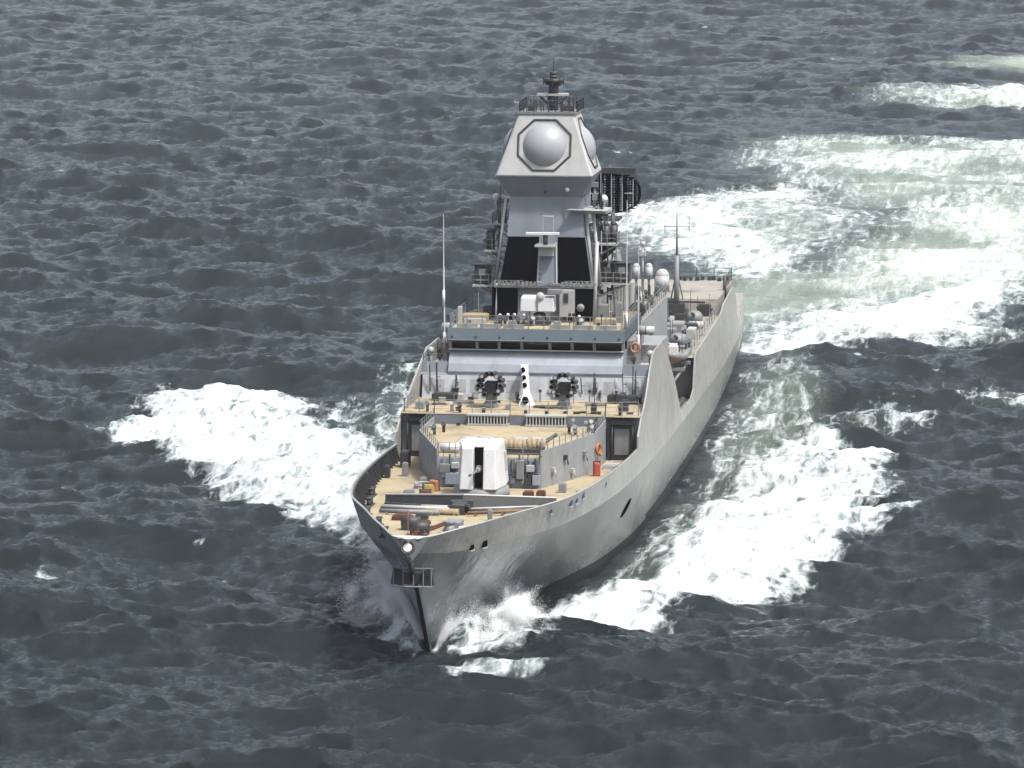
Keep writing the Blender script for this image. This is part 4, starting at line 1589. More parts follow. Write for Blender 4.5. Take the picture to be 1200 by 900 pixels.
def tumble(name, x, y, z, w, d, h, mat, label, cat, rz=0.0, group=None, strap=None):
    e = empty(name, (x, y, z))
    tag(e, label, cat, group)
    m_ = MB()
    m_.hexa([Vector((x, y, z)) + Vector((math.cos(rz) * a - math.sin(rz) * b, math.sin(rz) * a + math.cos(rz) * b, c)) for a, b, c in
             ((-w / 2, -d / 2, 0), (w / 2, -d / 2, 0), (w / 2, d / 2, 0), (-w / 2, d / 2, 0), (-w * .42, -d * .4, h), (w * .45, -d * .42, h * .9), (w * .4, d * .42, h), (-w * .43, d * .4, h * .95))])
    m_.build('body', mat, e, .08)
    m_ = MB()
    m_.box((x, y, z + h * .55), (w * 1.02, .07, h * .97), rz=rz)
    m_.build('strap' if strap is None else strap, 'dark', e)
    return e


tumble('kit_bag', -3.5, 21.5, dz(21.5), .8, .8, .75, 'yellow', 'yellow canvas kit bag left of the gun on the foredeck', 'bag', .3)
tumble('crate', -3.5, 20.2, dz(20.2), .8, .7, .5, 'rust', 'rust brown crate in front of the yellow bag', 'crate', .2)
tumble('kit_bag', -3.4, 23.6, dz(23.6), .7, .7, .8, 'orange', 'orange bag behind the yellow one, against the deckhouse', 'bag', -.2)
tumble('crate', 6.55, 33.4, dz(33.4), .5, .6, 1.0, 'red', 'red fire locker beside the angled deckhouse wall near the port door', 'locker', .2)
tumble('equipment_case', -4.7, 18.2, dz(18), 1.2, .4, .35, 'canvas', 'long tan case lying on the starboard foredeck', 'case', -.6)

# canvas covered boom on the missile deck
e = empty('covered_boom', (1.9, 28.6, 8.64))
tag(e, 'tan canvas covered boom lying across the missile deck behind the gun', 'boom')
mb = MB()
for i in range(10):
    t0_, t1_ = i / 10, (i + 1) / 10
    rr = .42 + .06 * math.sin(i * 2.1)
    mb.tube((.4 + 3.2 * t0_, 27.9 + .4 * t0_, 9.25 + .05 * math.sin(i)), (.4 + 3.2 * t1_, 27.9 + .4 * t1_, 9.25 + .05 * math.sin(i + 1)), rr, .42 + .06 * math.sin((i + 1) * 2.1), n=12)
mb.build('cover', 'canvas', e)
mb = MB()
for x in (.9, 2.9):
    mb.box((x, 28.1, 8.85), (.2, 1.0, .4))
mb.box((1.9, 27.7, 8.8), (3.0, .25, .28))
mb.tube((3.3, 28.2, 9.3), (4.3, 28.9, 9.9), .13, n=8)
mb.build('cradle', 'dark', e)

# lifebuoys
def lifebuoy(x, y, z, nrm, label):
    m_ = MB()
    m_.torus((x, y, z), .34, .09, nrm, 20, 8)
    o = m_.build('lifebuoy', 'orange', None)
    tag(o, label, 'lifebuoy', 'lifebuoys hung along the rails')
    return o


lifebuoy(6.45, 35.2, 8.0, (1, -.3, 0), 'orange lifebuoy on the port deckhouse wall near the dark door')
lifebuoy(6.45, 36.4, 7.7, (1, -.1, 0), 'orange lifebuoy second from the front on the port deckhouse wall')
lifebuoy(7.1, 52.9, 12.9, (0, -1, .1), 'orange lifebuoy on the port side of the wheelhouse above the wing')
lifebuoy(-6.85, 52.9, 12.7, (0, -1, .1), 'orange lifebuoy on the starboard side of the wheelhouse above the wing')


# liferaft canisters
def liferaft(x, y, z, label, ry=0.0, parent=None):
    e = empty('liferaft_canister', (x, y, z))
    tag(e, label, 'liferaft', 'liferaft canisters')
    m_ = MB()
    m_.tube((x - .55, y, z + .35), (x + .55, y, z + .35), .33, n=16)
    m_.sph((x - .55, y, z + .35), .33, 16, 8, (.4, 1, 1))
    m_.sph((x + .55, y, z + .35), .33, 16, 8, (.4, 1, 1))
    m_.build('shell', 'white' if y < 40 else 'pale', e)
    m_ = MB()
    m_.tube((x - .03, y, z + .35), (x + .03, y, z + .35), .345, n=16)
    m_.box((x - .4, y, z + .06), (.12, .6, .12))
    m_.box((x + .4, y, z + .06), (.12, .6, .12))
    m_.build('band', 'dark', e)
    return e


for i, (x, y, z, lb) in enumerate(((7.4, 57.5, 13.3, 'pale grey liferaft canister on the port plating top, nearest the bridge wing'),
                                                                      (-7.4, 57.5, 13.3, 'pale grey liferaft canister on the starboard side behind the bridge wing'),
                                   (6.5, 84.6, 8.36, 'pale grey liferaft canister on the boat deck beside the forward close range gun'),
                                   (4.6, 91.5, 8.36, 'pale grey liferaft canister on the boat deck inboard of the forward close range gun'),
                                   (7.0, 101, 8.36, 'pale grey liferaft canister in front of the aft port close range gun'),
                                   (-3.0, 28.0, 8.66, 'white canister lying at the front of the missile deck, left of the covered boom'),
                                   (-1.1, 28.0, 8.66, 'white canister on the missile deck between its twin and the covered boom'))):
    liferaft(x, y, z, lb)


# inflatable boat in the recess
def boat(x, y, z, label, tube='grey2', floor='orange'):
    e = empty('inflatable_boat', (x, y, z))
    tag(e, label, 'boat', 'boats carried in the port boat bay')
    m_ = MB()
    L, B_ = 2.9, .95
    pts = [(x - B_, y + L, z + .75), (x - B_, y - L * .4, z + .8), (x - B_ * .75, y - L * .75, z + .95), (x, y - L, z + 1.15), (x + B_ * .75, y - L * .75, z + .95), (x + B_, y - L * .4, z + .8), (x + B_, y + L, z + .75)]
    m_.path(pts, .27, 10)
    for p in pts[1:-1]:
        m_.sph(p, .27, 10, 8)
    m_.build('buoyancy_tube', tube, e)
    m_ = MB()
    m_.add([(x - B_, y + L, z + .6), (x + B_, y + L, z + .6), (x + B_, y - L * .5, z + .65), (x, y - L * .95, z + 1.0), (x - B_, y - L * .5, z + .65), (x, y + L, z + .1), (x, y - L * .5, z + .12), (x, y - L * .9, z + .8)],
           [(0, 1, 2, 3, 4), (0, 4, 6, 5), (1, 5, 6, 2), (4, 3, 7, 6), (2, 6, 7, 3), (0, 5, 1)])
    m_.build('boat_hull', floor, e)
    m_ = MB()
    m_.box((x, y + .3, z + 1.05), (.7, .8, .8))
    m_.box((x, y + .0, z + 1.55), (.65, .06, .35), rx=R(-20))
    m_.build('console', 'white', e, .04)
    m_ = MB()
    m_.box((x, y + L + .05, z + 1.1), (.5, .45, .9))
    m_.build('outboard_motor', 'dark', e, .06)
    return e


mb = MB()
mb.box((6.9, 78.5, 6.7), (.25, 5, 3.3))
mb.box((7.2, 76.4, 8.2), (2.6, .3, .25))
mb.box((7.2, 80.6, 8.2), (2.6, .3, .25))
mb.tube((8.2, 76.4, 8.1), (6.4, 76.4, 5.5), .12, n=8)
mb.tube((8.2, 80.6, 8.1), (6.4, 80.6, 5.5), .12, n=8)
mb.build('boat_davit', 'grey2', ship)
boat(7.35, 78.5, 8.3, 'grey tubed inflatable boat with an orange floor on the upper davit of the boat bay')
mb = MB()
mb.box((7.5, 70, 5.2), (1.8, .25, .3))
mb.box((7.5, 73, 5.2), (1.8, .25, .3))
mb.build('boat_cradle', 'grey2', ship)
boat(7.5, 72, 5.25, 'dark inflatable boat with a white console low in the port boat bay', 'dark', 'white')


# ------------------------------------------------------------------ sea
def ocean_tile(N, L, V_, wind, cut_lo, seed, spread=2.0):
    r = np.random.default_rng(seed)
    k = 2 * np.pi * np.fft.fftfreq(N, L / N)
    kx, ky = np.meshgrid(k, k, indexing='ij')
    kk = np.hypot(kx, ky)
    kk[0, 0] = 1
    Lw = V_ * V_ / 9.81
    c = (kx * math.cos(wind) + ky * math.sin(wind)) / kk
    ph = np.exp(-1 / (kk * Lw) ** 2) / kk ** 3.72 * (np.abs(c) ** spread * 0.93 + 0.07) * np.exp(-(kk * cut_lo) ** 2)
    ph[0, 0] = 0
    h = (r.normal(size=(N, N)) + 1j * r.normal(size=(N, N))) * np.sqrt(ph)
    z = np.real(np.fft.ifft2(h))
    s = z.std()
    dx = np.real(np.fft.ifft2(1j * kx / kk * h))
    dy = np.real(np.fft.ifft2(1j * ky / kk * h))
    return z / s, dx / s, dy / s


def sample(t, L, x, y):
    N = t.shape[0]
    u, v = (x / L * N) % N, (y / L * N) % N
    i, j = np.floor(u).astype(np.int32) % N, np.floor(v).astype(np.int32) % N
    a, b = u - np.floor(u), v - np.floor(v)
    i1, j1 = (i + 1) % N, (j + 1) % N
    return t[i, j] * (1 - a) * (1 - b) + t[i1, j] * a * (1 - b) + t[i, j1] * (1 - a) * b + t[i1, j1] * a * b


def sst(x, a, b):
    t = np.clip((x - a) / (b - a), 0, 1)
    return t * t * (3 - 2 * t)


def sdf(px_, py_, poly):
    """signed distance to polygon, positive inside"""
    d = np.full(px_.shape, 1e9)
    ins = np.zeros(px_.shape, bool)
    n = len(poly)
    for i in range(n):
        ax, ay = poly[i]
        bx, by_ = poly[(i + 1) % n]
        ex, ey = bx - ax, by_ - ay
        t = np.clip(((px_ - ax) * ex + (py_ - ay) * ey) / (ex * ex + ey * ey + 1e-9), 0, 1)
        d = np.minimum(d, np.hypot(px_ - ax - t * ex, py_ - ay - t * ey))
        cnd = ((ay > py_) != (by_ > py_)) & (px_ < ex * (py_ - ay) / (ey + 1e-12) + ax)
        ins ^= cnd
    return np.where(ins, d, -d)


# foam patches on the water: outline, strength, edge softness (m), streakiness, greenness, raise
FOAM = [
    ([(-42.4, 89.0), (-41.9, 97.0), (-42.4, 114.5), (-41.8, 122.6), (-39.3, 124.1), (-35.0, 122.3), (-30.7, 116.1), (-25.6, 107.1), (-26.9, 100.6), (-23.8, 94.5), (-20.6, 97.4), (-17.1, 88.3), (-11.3, 70.4), (-8.0, 45.0), (-6.6, 34.0), (-5.7, 24.2), (-9.1, 30.5), (-11.4, 36.1), (-15.9, 40.2), (-17.8, 46.3), (-19.0, 52.3), (-23.0, 57.3), (-25.6, 61.1), (-30.0, 69.9), (-36.7, 81.6)], 0.92, 2.2, 0.45, 0.05, 0.9),
    ([(-30.3, 116.2), (-26.9, 110.1), (-24.4, 115.3), (-24.1, 129.7), (-22.4, 139.0), (-12.0, 145), (-7.5, 98.1), (-9.5, 70.1), (-23.5, 93.0), (-26.9, 100.6)], 0.62, 4.0, 0.8, 0.1, 0.3),
    ([(2.2, 5.0), (6.2, 8.3), (9.8, 8.8), (11.9, 10.2), (13.0, 15.8), (14.1, 18.4), (17.0, 24.2), (19.2, 26.1), (21.3, 32.3), (23.2, 40.2), (23.9, 43.8), (27.2, 54.0), (24.9, 59.1), (23.1, 56.5), (25.9, 69.4), (23.8, 77.2), (27.5, 89.5), (23.7, 92.7), (20.4, 100.5), (17.7, 103.7), (15.2, 98.3), (13.5, 87.6), (11.6, 80.4), (11.2, 67.3), (10.8, 53.1), (10.2, 40.1), (9.0, 27.2), (6.6, 19.5), (3.6, 11.9)], 0.92, 1.8, 0.45, 0.05, 0.9),
    ([(7.0, 20.5), (8.6, 41.8), (9.0, 57.1), (9.2, 73.7), (8.9, 101.7), (8.5, 134.4), (10.2, 155), (16.3, 128.2), (20.2, 103.0), (14.6, 83.1), (12.4, 69.6), (11.4, 45.8), (10.8, 28.2)], 0.70, 3.0, 0.9, 0.3, 0.1),
    ([(17.2, 117.4), (23.8, 120.2), (28.8, 111.8), (25.9, 105.3), (20.7, 107.2)], 0.66, 3.0, 0.6, 0.1, 0.1),
    ([(26.1, 128.0), (31.6, 131.3), (36.1, 126.0), (36.3, 114.3), (29.5, 119.1)], 0.7, 3.0, 0.6, 0.1, 0.1),
    ([(5.0, 151.1), (5.0, 176.0), (9.0, 185.9), (14.5, 195.8), (21.1, 208.6), (25.3, 217.4), (33.0, 216.0), (34.0, 202.1), (30.4, 190.2), (33.0, 177.5), (24.6, 169.5), (18.9, 166.0), (13.6, 156.6), (9.2, 150.2)], 0.98, 4.0, 0.35, 0.3, 0.5),
    ([(-19.4, 264.3), (-22.7, 285.2), (-21.5, 300.6), (-9.2, 315.7), (-3.9, 320.0), (3.0, 315.4), (10.4, 298.4), (13.8, 274.9), (11.1, 251.4), (8.1, 236.9), (7.1, 210.8), (3.2, 200.1), (0.7, 205.9), (-2.7, 212.1), (-8.3, 228.7), (-13.2, 238.3)], 0.90, 6.0, 0.4, 0.45, 0.5),
    ([(0, 155), (-6, 155), (-8, 180), (-4, 212), (2.6, 218.1), (7.8, 225.0), (9.1, 251.1), (12.8, 274.7), (13.3, 304.6), (20.5, 317.4), (31.7, 350.4), (42, 330), (40.6, 222.6), (30.4, 206.4), (19.7, 196.4), (11.8, 182.1), (6.6, 165.6), (5, 155)], 0.86, 6.0, 0.7, 0.7, 0.25),
    ([(-9.9, 355.6), (-12.5, 378.2), (-8.3, 400.9), (1.6, 412.0), (9.7, 402.2), (15.5, 413.1), (27.4, 404.6), (42, 400), (40.2, 331.0), (20.9, 300.6), (13.3, 299.6), (3.0, 306.4), (-3.7, 322.7)], 0.84, 8.0, 0.7, 0.6, 0.2),
    ([(-6.4, 500.2), (1.0, 516.5), (10.0, 512.5), (25.8, 530.5), (45, 520), (42.0, 466.0), (17.4, 460.9), (7.6, 463.3), (1.4, 474.0)], 0.84, 8.0, 0.4, 0.5, 0.2),
    ([(4.0, 571.3), (11.3, 596.2), (24.1, 606.1), (45, 600), (44.1, 550.9), (14.3, 548.4)], 0.62, 10.0, 0.6, 0.9, 0.1),
    ([(0.4, -3.6), (3.8, -4.5), (6.9, -4.0), (10.2, -5.6), (6.3, -8.6), (2.0, -7.8)], 0.7, 1.0, 0.5, 0.1, 0.1),
    ([(-33.7, 28.9), (-32.8, 32.3), (-30.4, 31.1), (-29.7, 26.4), (-32.1, 25.9)], 0.55, 2.0, 0.1, 0.1, 0.0),
    ([(-7.7, 34.0), (-10.2, 37), (-9.6, 30.5), (-8.2, 24.2), (-6.6, 17.3), (-5.2, 10.4), (-3.0, 2.5), (-1.2, -2.0), (0.3, -1.2), (0.3, 1.0), (-1.0, 5), (-2.6, 14.3), (-5.6, 26.2)], 0.93, 1.1, 0.3, 0.0, 0.5),
    ([(-0.3, -0.6), (0.8, -2.4), (3.0, -2.2), (5.5, -0.5), (7.2, 3.0), (8.2, 7.5), (5.5, 10), (2.6, 8.3), (1.0, 4.0)], 0.62, 1.2, 0.5, 0.0, 0.2),
]
# stray whitecaps
wc = np.random.default_rng(5)
for _ in range(110):
    d_ = wc.uniform(300, 1000)
    a_ = -PSI + wc.uniform(-.115, .115)
    cx_, cy_ = CAM.x + d_ * math.tan(a_), CAM.y + d_
    if abs(cx_) < 14 and -15 < cy_ < 170:
        continue
    w_, l_ = wc.uniform(.25, .9) * (1 + d_ / 600), wc.uniform(.15, .5) * (1 + d_ / 700)
    FOAM.append(([(cx_ - w_, cy_), (cx_ - w_ * .3, cy_ + l_), (cx_ + w_ * .6, cy_ + l_ * 1.3), (cx_ + w_, cy_ + l_ * .2), (cx_, cy_ - l_)], wc.uniform(.5, .85), .5, .3, .05, .05))

# grid fanned out from under the lens, fine near and coarser far
NX, HA = 1250, 0.158
ds = [222.0]
while ds[-1] < 1250:
    ds.append(ds[-1] + min(1.3, 0.23 * (ds[-1] / 250) ** 1.55))
ds = np.array(ds)
NY = len(ds)
th = np.linspace(-HA, HA, NX)
X0 = CAM.x + ds[:, None] * np.tan(-PSI + th)[None, :]
Y0 = CAM.y + ds[:, None] + 0 * X0
edge = np.minimum(sst(np.minimum(np.arange(NX), NX - 1 - np.arange(NX)), 0, 25)[None, :], sst(np.minimum(np.arange(NY), NY - 1 - np.arange(NY)), 0, 25)[:, None])

L1 = 190.0
z1_, dx1, dy1 = ocean_tile(1024, L1, 6.3, R(78), 0.05, 3, 2.6)
z1f, dx1f, dy1f = ocean_tile(1024, L1, 6.3, R(78), 0.20, 3, 2.6)
fade = sst(ds, 550, 1000)[:, None]
H = np.zeros_like(X0)
DX = np.zeros_like(X0)
DY = np.zeros_like(X0)
for (A_, wgt) in (((z1_, dx1, dy1), 1 - fade), ((z1f, dx1f, dy1f), fade)):
    H += wgt * sample(A_[0], L1, X0, Y0) * .46
    DX += wgt * sample(A_[1], L1, X0, Y0) * .50
    DY += wgt * sample(A_[2], L1, X0, Y0) * .50
L2 = 640.0
z2, dx2, dy2 = ocean_tile(512, L2, 12.0, R(60), 1.2, 9, 2.2)
H += sample(z2, L2, X0 + 37, Y0 - 90) * .55
DX += sample(dx2, L2, X0 + 37, Y0 - 90) * .50
DY += sample(dy2, L2, X0 + 37, Y0 - 90) * .50
L3 = 97.0
c1_, _, _ = ocean_tile(512, L3, 3.6, R(95), 0.05, 21, 0.6)
# patchy short chop: gusts make it rougher in some places
gust = 0.6 + 0.5 * sst(sample(z2, L2, X0 * .7 + 300, Y0 * .7), -1, 1)
H += sample(c1_, L3, X0 * .8, Y0 * .8) * .13 * gust * (1 - .5 * fade)

# calmer, flattened water close to the hull and in the wake
ex_, ey_ = X0 + 53 + .25 * (Y0 - 153), Y0 - 153 - .12 * (X0 + 53)
H += 1.35 * np.exp(-(ex_ / 11) ** 2) * np.exp(-(np.where(ey_ < 0, ey_ / 2.6, ey_ / 8.0)) ** 2)
H += .9 * np.exp(-((X0 + 40) / 12) ** 2) * np.exp(-(np.where(Y0 - 128 < 0, (Y0 - 128) / 3, (Y0 - 128) / 7)) ** 2)
nearship = sst(W_(np.clip(Y0, 0, 160)) + 7 - np.abs(X0), 0, 7) * sst(Y0, -4, 6) * (1 - sst(Y0, 165, 200))
H *= 1 - .65 * nearship
wk = sst(X0, -30, -5) * sst(Y0, 165, 200) * (1 - sst(Y0, 420, 480))
H *= 1 - .45 * wk
DX *= 1 - .8 * nearship
DY *= 1 - .8 * nearship

# foam field
lump, _, _ = ocean_tile(512, 60.0, 2.6, R(20), 0.1, 33, 0.0)
lump2, _, _ = ocean_tile(512, 150.0, 9.0, R(0), 0.5, 41, 0.0)
FO = np.zeros_like(X0)
ST = np.zeros_like(X0)
GR = np.zeros_like(X0)
RA = np.zeros_like(X0)
l1 = sample(lump, 60.0, X0, Y0 * .45)
l2 = sample(lump2, 150.0, X0, Y0 * .5)
for poly, strg, soft, stk, grn, rs in FOAM:
    xs_ = [p[0] for p in poly]
    ys_ = [p[1] for p in poly]
    m0 = soft * 2.5 + 3
    r0, r1 = np.searchsorted(ds, min(ys_) - m0 - CAM.y), np.searchsorted(ds, max(ys_) + m0 - CAM.y)
    if r1 <= r0:
        continue
    sl = slice(max(0, r0), r1)
    xx, yy = X0[sl], Y0[sl]
    msk = (xx > min(xs_) - m0) & (xx < max(xs_) + m0)
    wx = xx[msk] + l1[sl][msk] * .30 * min(1, soft) + l2[sl][msk] * .35 * min(2.0, soft * .5)
    wy = yy[msk] + l2[sl][msk] * .8 * min(3.0, soft * .6)
    q = sdf(wx, wy, poly)
    s_ = (.55 * sst(q, -soft * 1.1, soft * .9) + .45 * sst(q, -soft * 2.2, soft * 2.6)) * strg
    tmp = FO[sl]
    cur = tmp[msk]
    better = s_ > cur
    tmp[msk] = np.maximum(cur, s_)
    for Arr, val in ((ST, stk), (GR, grn), (RA, rs)):
        t_ = Arr[sl]
        c_ = t_[msk]
        if Arr is ST:
            t_[msk] = np.where(better, val, c_)
        else:
            t_[msk] = np.maximum(c_, val * sst(q, -soft, soft * 2.0))
lf = sample(lump2, 150.0, X0 * 1.1 + 20, Y0 * .7 + 60)
FO *= 1 - .38 * np.clip(GR * 1.4, 0, 1) * sst(lf, .1, 1.3)
FO = np.where(GR > .2, np.minimum(FO * (1 + .12 * sst(-lf, 0, 1.2)), 1.0), FO)
# bow wave ridges peeling off both sides
for sgn, hgt in ((1, 1.5), (-1, 1.7)):
    for (off, slope, dec, wd) in ((0.9, .12, 13.0, .9),):
        xc = W_(np.clip(Y0, 0, 160)) + off + slope * np.clip(Y0, 0, 60)
        ridge = hgt * sst(Y0, -1.5, 3.5) * np.exp(-np.clip(Y0 - 3, 0, 999) / dec) * np.exp(-((X0 * sgn - xc) / (wd + .05 * np.clip(Y0, 0, 80))) ** 2)
        H += ridge
        FO = np.maximum(FO, (.66 if sgn > 0 else .8) * sst(ridge, .2, .8))
# outer breaking fronts of the diverging waves
H += RA * FO * (.25 + .09 * l1 + .2 * np.abs(l2))
# small drop of the free surface alongside the hull
H -= .25 * nearship * sst(Y0, 12, 30)

Xf = X0 + DX * edge * .9
Yf = Y0 + DY * edge * .9
Zf = H * edge
co = np.stack([Xf, Yf, Zf], -1).reshape(-1, 3)
idx = np.arange(NX * NY).reshape(NY, NX)
quads = np.stack([idx[:-1, :-1], idx[:-1, 1:], idx[1:, 1:], idx[1:, :-1]], -1).reshape(-1, 4)
# outer skirt out to the horizon
BIG = 30000.0
far = [(-BIG, -BIG), (BIG, -BIG), (BIG, BIG), (-BIG, BIG)]
extra = np.array([(p[0], p[1], 0.0) for p in far])
base = NX * NY
cs = [idx[0, 0], idx[0, -1], idx[-1, -1], idx[-1, 0]]
sk = [(base + 0, base + 1, cs[1], cs[0]), (base + 1, base + 2, cs[2], cs[1]), (base + 2, base + 3, cs[3], cs[2]), (base + 3, base + 0, cs[0], cs[3])]
allco = np.concatenate([co, extra])
allf = np.concatenate([quads, np.array(sk)])
me = bpy.data.meshes.new('sea')
me.vertices.add(len(allco))
me.vertices.foreach_set('co', allco.astype(np.float32).ravel())
me.loops.add(allf.size)
me.loops.foreach_set('vertex_index', allf.astype(np.int32).ravel())
me.polygons.add(len(allf))
me.polygons.foreach_set('loop_start', np.arange(0, allf.size, 4, dtype=np.int32))
me.polygons.foreach_set('use_smooth', np.ones(len(allf), bool))
for nm, arr in (('foam', FO), ('streak', ST), ('green', GR)):
    at = me.attributes.new(nm, 'FLOAT', 'POINT')
    at.data.foreach_set('value', np.concatenate([(arr * (edge if nm == 'foam' else 1)).ravel(), np.zeros(4)]).astype(np.float32))
me.update(calc_edges=True)
sea = bpy.data.objects.new('sea', me)
col.objects.link(sea)
tag(sea, kind='structure')

t = NT('sea_water')
geo = t.node('ShaderNodeNewGeometry')
P0 = geo.outputs['Position']
af = t.node('ShaderNodeAttribute', attribute_name='foam')
ast_ = t.node('ShaderNodeAttribute', attribute_name='streak')
ag = t.node('ShaderNodeAttribute', attribute_name='green')


def mapped(sc, rot=0.0):
    mp = t.node('ShaderNodeMapping')
    mp.inputs['Scale'].default_value = sc
    mp.inputs['Rotation'].default_value = (0, 0, rot)
    t.link(P0, mp.inputs['Vector'])
    return mp.outputs[0]


def math_(op, a, b=None, c=None, clamp=False):
    n = t.node('ShaderNodeMath', operation=op, use_clamp=clamp)
    for i, v in enumerate((a, b, c)):
        if v is None:
            continue
        if isinstance(v, (int, float)):
            n.inputs[i].default_value = v
        else:
            t.link(v, n.inputs[i])
    return n.outputs[0]


nz_a = t.node('ShaderNodeTexNoise', i_Scale=.55, i_Detail=9.0, i_Roughness=.68, i_Distortion=.6)
t.link(mapped((1.0, .55, 1)), nz_a.inputs['Vector'])
nz_b = t.node('ShaderNodeTexNoise', i_Scale=.5, i_Detail=8.0, i_Roughness=.7, i_Distortion=.8)
t.link(mapped((1.3, .16, 1), R(-8)), nz_b.inputs['Vector'])
mixn = t.node('ShaderNodeMix', data_type='FLOAT')
t.link(ast_.outputs['Fac'], mixn.inputs[0])
t.link(nz_a.outputs[0], mixn.inputs[2])
t.link(nz_b.outputs[0], mixn.inputs[3])
nval = mixn.outputs[0]
# foam amount = smooth threshold of mask plus noise
lace = t.node('ShaderNodeTexVoronoi', feature='DISTANCE_TO_EDGE', i_Scale=.55)
warp = t.node('ShaderNodeVectorMath', operation='ADD')
wns = t.node('ShaderNodeTexNoise', i_Scale=.35, i_Detail=5.0)
wv = t.node('ShaderNodeVectorMath', operation='SCALE')
t.link(mapped((1, .5, 1)), wns.inputs['Vector'])
t.link(wns.outputs['Color'], wv.inputs[0])
wv.inputs['Scale'].default_value = 5.0
t.link(wv.outputs[0], warp.inputs[0])
t.link(mapped((1, .45, 1)), warp.inputs[1])
t.link(warp.outputs[0], lace.inputs['Vector'])
lacev = math_('MULTIPLY', math_('SUBTRACT', .16, lace.outputs['Distance'], clamp=True), 2.2)
amp = math_('SUBTRACT', 2.5, math_('MULTIPLY', ag.outputs['Fac'], 1.4))
nn = math_('ADD', math_('MULTIPLY', math_('SUBTRACT', nval, .5), amp), math_('MULTIPLY', lacev, math_('SUBTRACT', .55, math_('MULTIPLY', ag.outputs['Fac'], .5))))
v = math_('ADD', af.outputs['Fac'], nn)
mr = t.node('ShaderNodeMapRange', interpolation_type='SMOOTHSTEP')
mr.inputs['From Min'].default_value = .46
t.link(math_('ADD', .92, math_('MULTIPLY', ag.outputs['Fac'], .45)), mr.inputs['From Max'])
t.link(v, mr.inputs['Value'])
gate = t.node('ShaderNodeMapRange', interpolation_type='SMOOTHSTEP')
gate.inputs['From Min'].default_value = .12
gate.inputs['From Max'].default_value = .40
t.link(af.outputs['Fac'], gate.inputs['Value'])
foamf = math_('MULTIPLY', mr.outputs[0], gate.outputs[0])

# water body
wcol = t.node('ShaderNodeMixRGB')
wcol.inputs['Color1'].default_value = (0.0018, 0.0066, 0.0072, 1)
wcol.inputs['Color2'].default_value = (0.27, 0.33, 0.26, 1)
gf = math_('MULTIPLY', ag.outputs['Fac'], gate.outputs[0])
gn = t.node('ShaderNodeTexNoise', i_Scale=.09, i_Detail=4.0)
t.link(mapped((1, .4, 1)), gn.inputs['Vector'])
gfm = math_('MULTIPLY', gf, math_('MULTIPLY', gn.outputs[0], 1.5), clamp=True)
t.link(gfm, wcol.inputs['Fac'])
t.link(wcol.outputs[0], t.b.inputs['Base Color'])
t.b.inputs['Roughness'].default_value = .08
t.b.inputs['IOR'].default_value = 1.333
# ripples
b1 = t.node('ShaderNodeTexNoise', i_Scale=1.5, i_Detail=8.0, i_Roughness=.66)
t.link(mapped((.7, 1.25, 1), R(12)), b1.inputs['Vector'])
bp = t.node('ShaderNodeBump', i_Strength=1.0, i_Distance=.44)
t.link(b1.outputs[0], bp.inputs['Height'])
t.link(bp.outputs[0], t.b.inputs['Normal'])
# foam shader
fb = t.node('ShaderNodeBsdfPrincipled')
fc = t.node('ShaderNodeMixRGB')
fc.inputs['Color1'].default_value = (.50, .52, .53, 1)
fc.inputs['Color2'].default_value = (.57, .61, .50, 1)
t.link(ag.outputs['Fac'], fc.inputs['Fac'])
thin = t.node('ShaderNodeMapRange')
thin.inputs['From Min'].default_value = .70
thin.inputs['From Max'].default_value = 1.30
t.link(v, thin.inputs['Value'])
fc2 = t.node('ShaderNodeMixRGB')
fc2.inputs['Color1'].default_value = (.25, .29, .295, 1)
t.link(thin.outputs[0], fc2.inputs['Fac'])
t.link(fc.outputs[0], fc2.inputs['Color2'])
fc = fc2
t.link(fc.outputs[0], fb.inputs['Base Color'])
fb.inputs['Roughness'].default_value = .7
fb.inputs['Subsurface Weight'].default_value = 0.0
fb.inputs['Specular IOR Level'].default_value = .2
b2 = t.node('ShaderNodeTexNoise', i_Scale=1.3, i_Detail=8.0, i_Roughness=.7)
t.link(mapped((1, .6, 1)), b2.inputs['Vector'])
bp2 = t.node('ShaderNodeBump', i_Strength=.5, i_Distance=.3)
t.link(b2.outputs[0], bp2.inputs['Height'])
t.link(bp2.outputs[0], fb.inputs['Normal'])
ms = t.node('ShaderNodeMixShader')
t.link(foamf, ms.inputs[0])
t.link(t.b.outputs[0], ms.inputs[1])
t.link(fb.outputs[0], ms.inputs[2])
t.link(ms.outputs[0], t.n['Material Output'].inputs['Surface'])
me.materials.append(t.m)

# ------------------------------------------------------------------ spray thrown up at the bow
M['spray'] = paint('spray_white', (.86, .88, .90), .6, .02, 1.0)


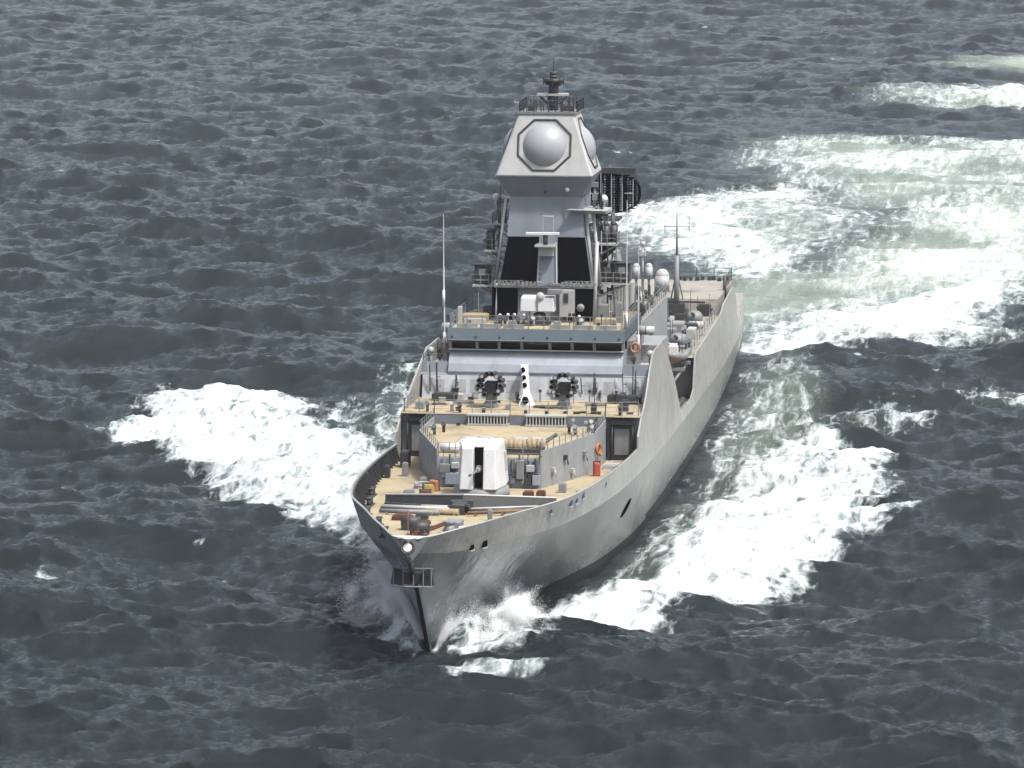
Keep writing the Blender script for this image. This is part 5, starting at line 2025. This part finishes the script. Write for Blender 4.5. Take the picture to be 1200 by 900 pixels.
def spray(name, P, r):
    n = len(P)
    tet = np.array([(1, 1, 1), (-1, -1, 1), (-1, 1, -1), (1, -1, -1)], float) * .7
    q = rng.normal(size=(n, 4))
    q /= np.linalg.norm(q, axis=1)[:, None]
    w, x, y, z = q.T
    Rm = np.stack([1 - 2 * (y * y + z * z), 2 * (x * y - w * z), 2 * (x * z + w * y), 2 * (x * y + w * z), 1 - 2 * (x * x + z * z), 2 * (y * z - w * x), 2 * (x * z - w * y), 2 * (y * z + w * x), 1 - 2 * (x * x + y * y)], -1).reshape(n, 3, 3)
    vv = P[:, None, :] + np.einsum('nij,kj->nki', Rm, tet) * r[:, None, None]
    ff = (np.array([(0, 1, 2), (0, 3, 1), (0, 2, 3), (1, 3, 2)])[None] + 4 * np.arange(n)[:, None, None]).reshape(-1, 3)
    m_ = bpy.data.meshes.new(name)
    m_.vertices.add(n * 4)
    m_.vertices.foreach_set('co', vv.astype(np.float32).ravel())
    m_.loops.add(ff.size)
    m_.loops.foreach_set('vertex_index', ff.astype(np.int32).ravel())
    m_.polygons.add(len(ff))
    m_.polygons.foreach_set('loop_start', np.arange(0, ff.size, 3, dtype=np.int32))
    m_.materials.append(M['spray'])
    m_.update(calc_edges=True)
    o = bpy.data.objects.new(name, m_)
    col.objects.link(o)
    tag(o, kind='stuff')
    return o


pts = []
rad = []


def puff(c, s, n, r0=.03, r1=.09):
    c, s = np.array(c), np.array(s)
    # clumpy cloud: a few random sub-centres
    k = 9
    sub = c + rng.normal(size=(k, 3)) * s * .7
    which = rng.integers(0, k, n)
    p = sub[which] + rng.normal(size=(n, 3)) * s * .33 * rng.uniform(.3, 1.6, (n, 1))
    p = p[p[:, 2] > .1]
    pts.append(p)
    rad.append(rng.uniform(r0, r1, len(p)))


def sheet(a, b, up, out, n, r0=.025, r1=.07):
    a, b, up, out = (np.array(v_) for v_ in (a, b, up, out))
    s = rng.uniform(0, 1, n)
    h = rng.beta(1.2, 2.6, n)
    w = 1 + .35 * np.sin(s * 19) + .25 * np.sin(s * 43 + 1)
    p = a + (b - a) * s[:, None] + up * (h * w)[:, None] + out * (h ** 1.5 * w)[:, None] + rng.normal(size=(n, 3)) * .13
    p = p[p[:, 2] > .05]
    pts.append(p)
    rad.append(rng.uniform(r0, r1, len(p)))


# starboard: sheet climbing the bow and falling outwards
q_ = dict(r0=.006, r1=.021)
sheet((-.4, .5, 0), (-2.0, 7, 0), (0, 0, 3.4), (-1.6, 0, 0), 120000, r0=.008, r1=.03)
sheet((-1.6, 6, 0), (-4.6, 17, 0), (0, 0, 2.9), (-2.2, 0, 0), 130000, r0=.008, r1=.03)
puff((-3.2, 8, 1.3), (.9, 2.5, .9), 51000, **q_)
puff((-4.8, 15, 1.0), (1.0, 3.0, .7), 40800, **q_)
puff((-2.0, 3.5, 1.2), (.8, 1.5, .9), 40800, **q_)
puff((-6.6, 24, .9), (.9, 3.5, .6), 27200, **q_)
puff((-4.6, 12, 2.2), (.8, 3.0, 1.0), 44200, **q_)
puff((-3.2, 6, 2.0), (.6, 2.0, 1.0), 30600, **q_)
puff((3.6, 9, 2.4), (.7, 2.4, 1.0), 9000, r0=.005, r1=.014)
# port: thin sheet, then the curling crest
sheet((.3, .3, 0), (1.6, 5.5, 0), (0, 0, 2.2), (.9, 0, 0), 61200, **q_)
sheet((1.5, 5, 0), (3.4, 12, 0), (0, 0, 1.9), (2.0, 0, 0), 102000, **q_)
puff((3.5, 7, 1.35), (.9, 1.5, .7), 51000, **q_)
puff((4.6, 8.5, .9), (1.2, 2.0, .6), 44200, **q_)
puff((2.4, 4, .8), (.9, 1.2, .5), 34000, **q_)
P_ = np.concatenate(pts)
r_ = np.concatenate(rad)
keep = ~(np.abs(P_[:, 0]) < hb(P_[:, 1], np.clip(P_[:, 2], 0, 6)) + .05)
spray('bow_spray', P_[keep], r_[keep])

# ------------------------------------------------------------------ air
mb = MB()
mb.box((-60, 640, 28.5), (1500, 2100, 63))
hz = mb.build('haze', 'white', None)
hz.data.materials.clear()
tag(hz, kind='stuff')
hm = bpy.data.materials.new('sea_air')
hm.use_nodes = True
hm.node_tree.nodes.clear()
ho_ = hm.node_tree.nodes.new('ShaderNodeOutputMaterial')
hv = hm.node_tree.nodes.new('ShaderNodeVolumePrincipled')
hv.inputs['Color'].default_value = (.90, .93, 1.0, 1)
hv.inputs['Density'].default_value = 0.00006
hv.inputs['Anisotropy'].default_value = 0.2
hm.node_tree.links.new(hv.outputs[0], ho_.inputs['Volume'])
hz.data.materials.append(hm)
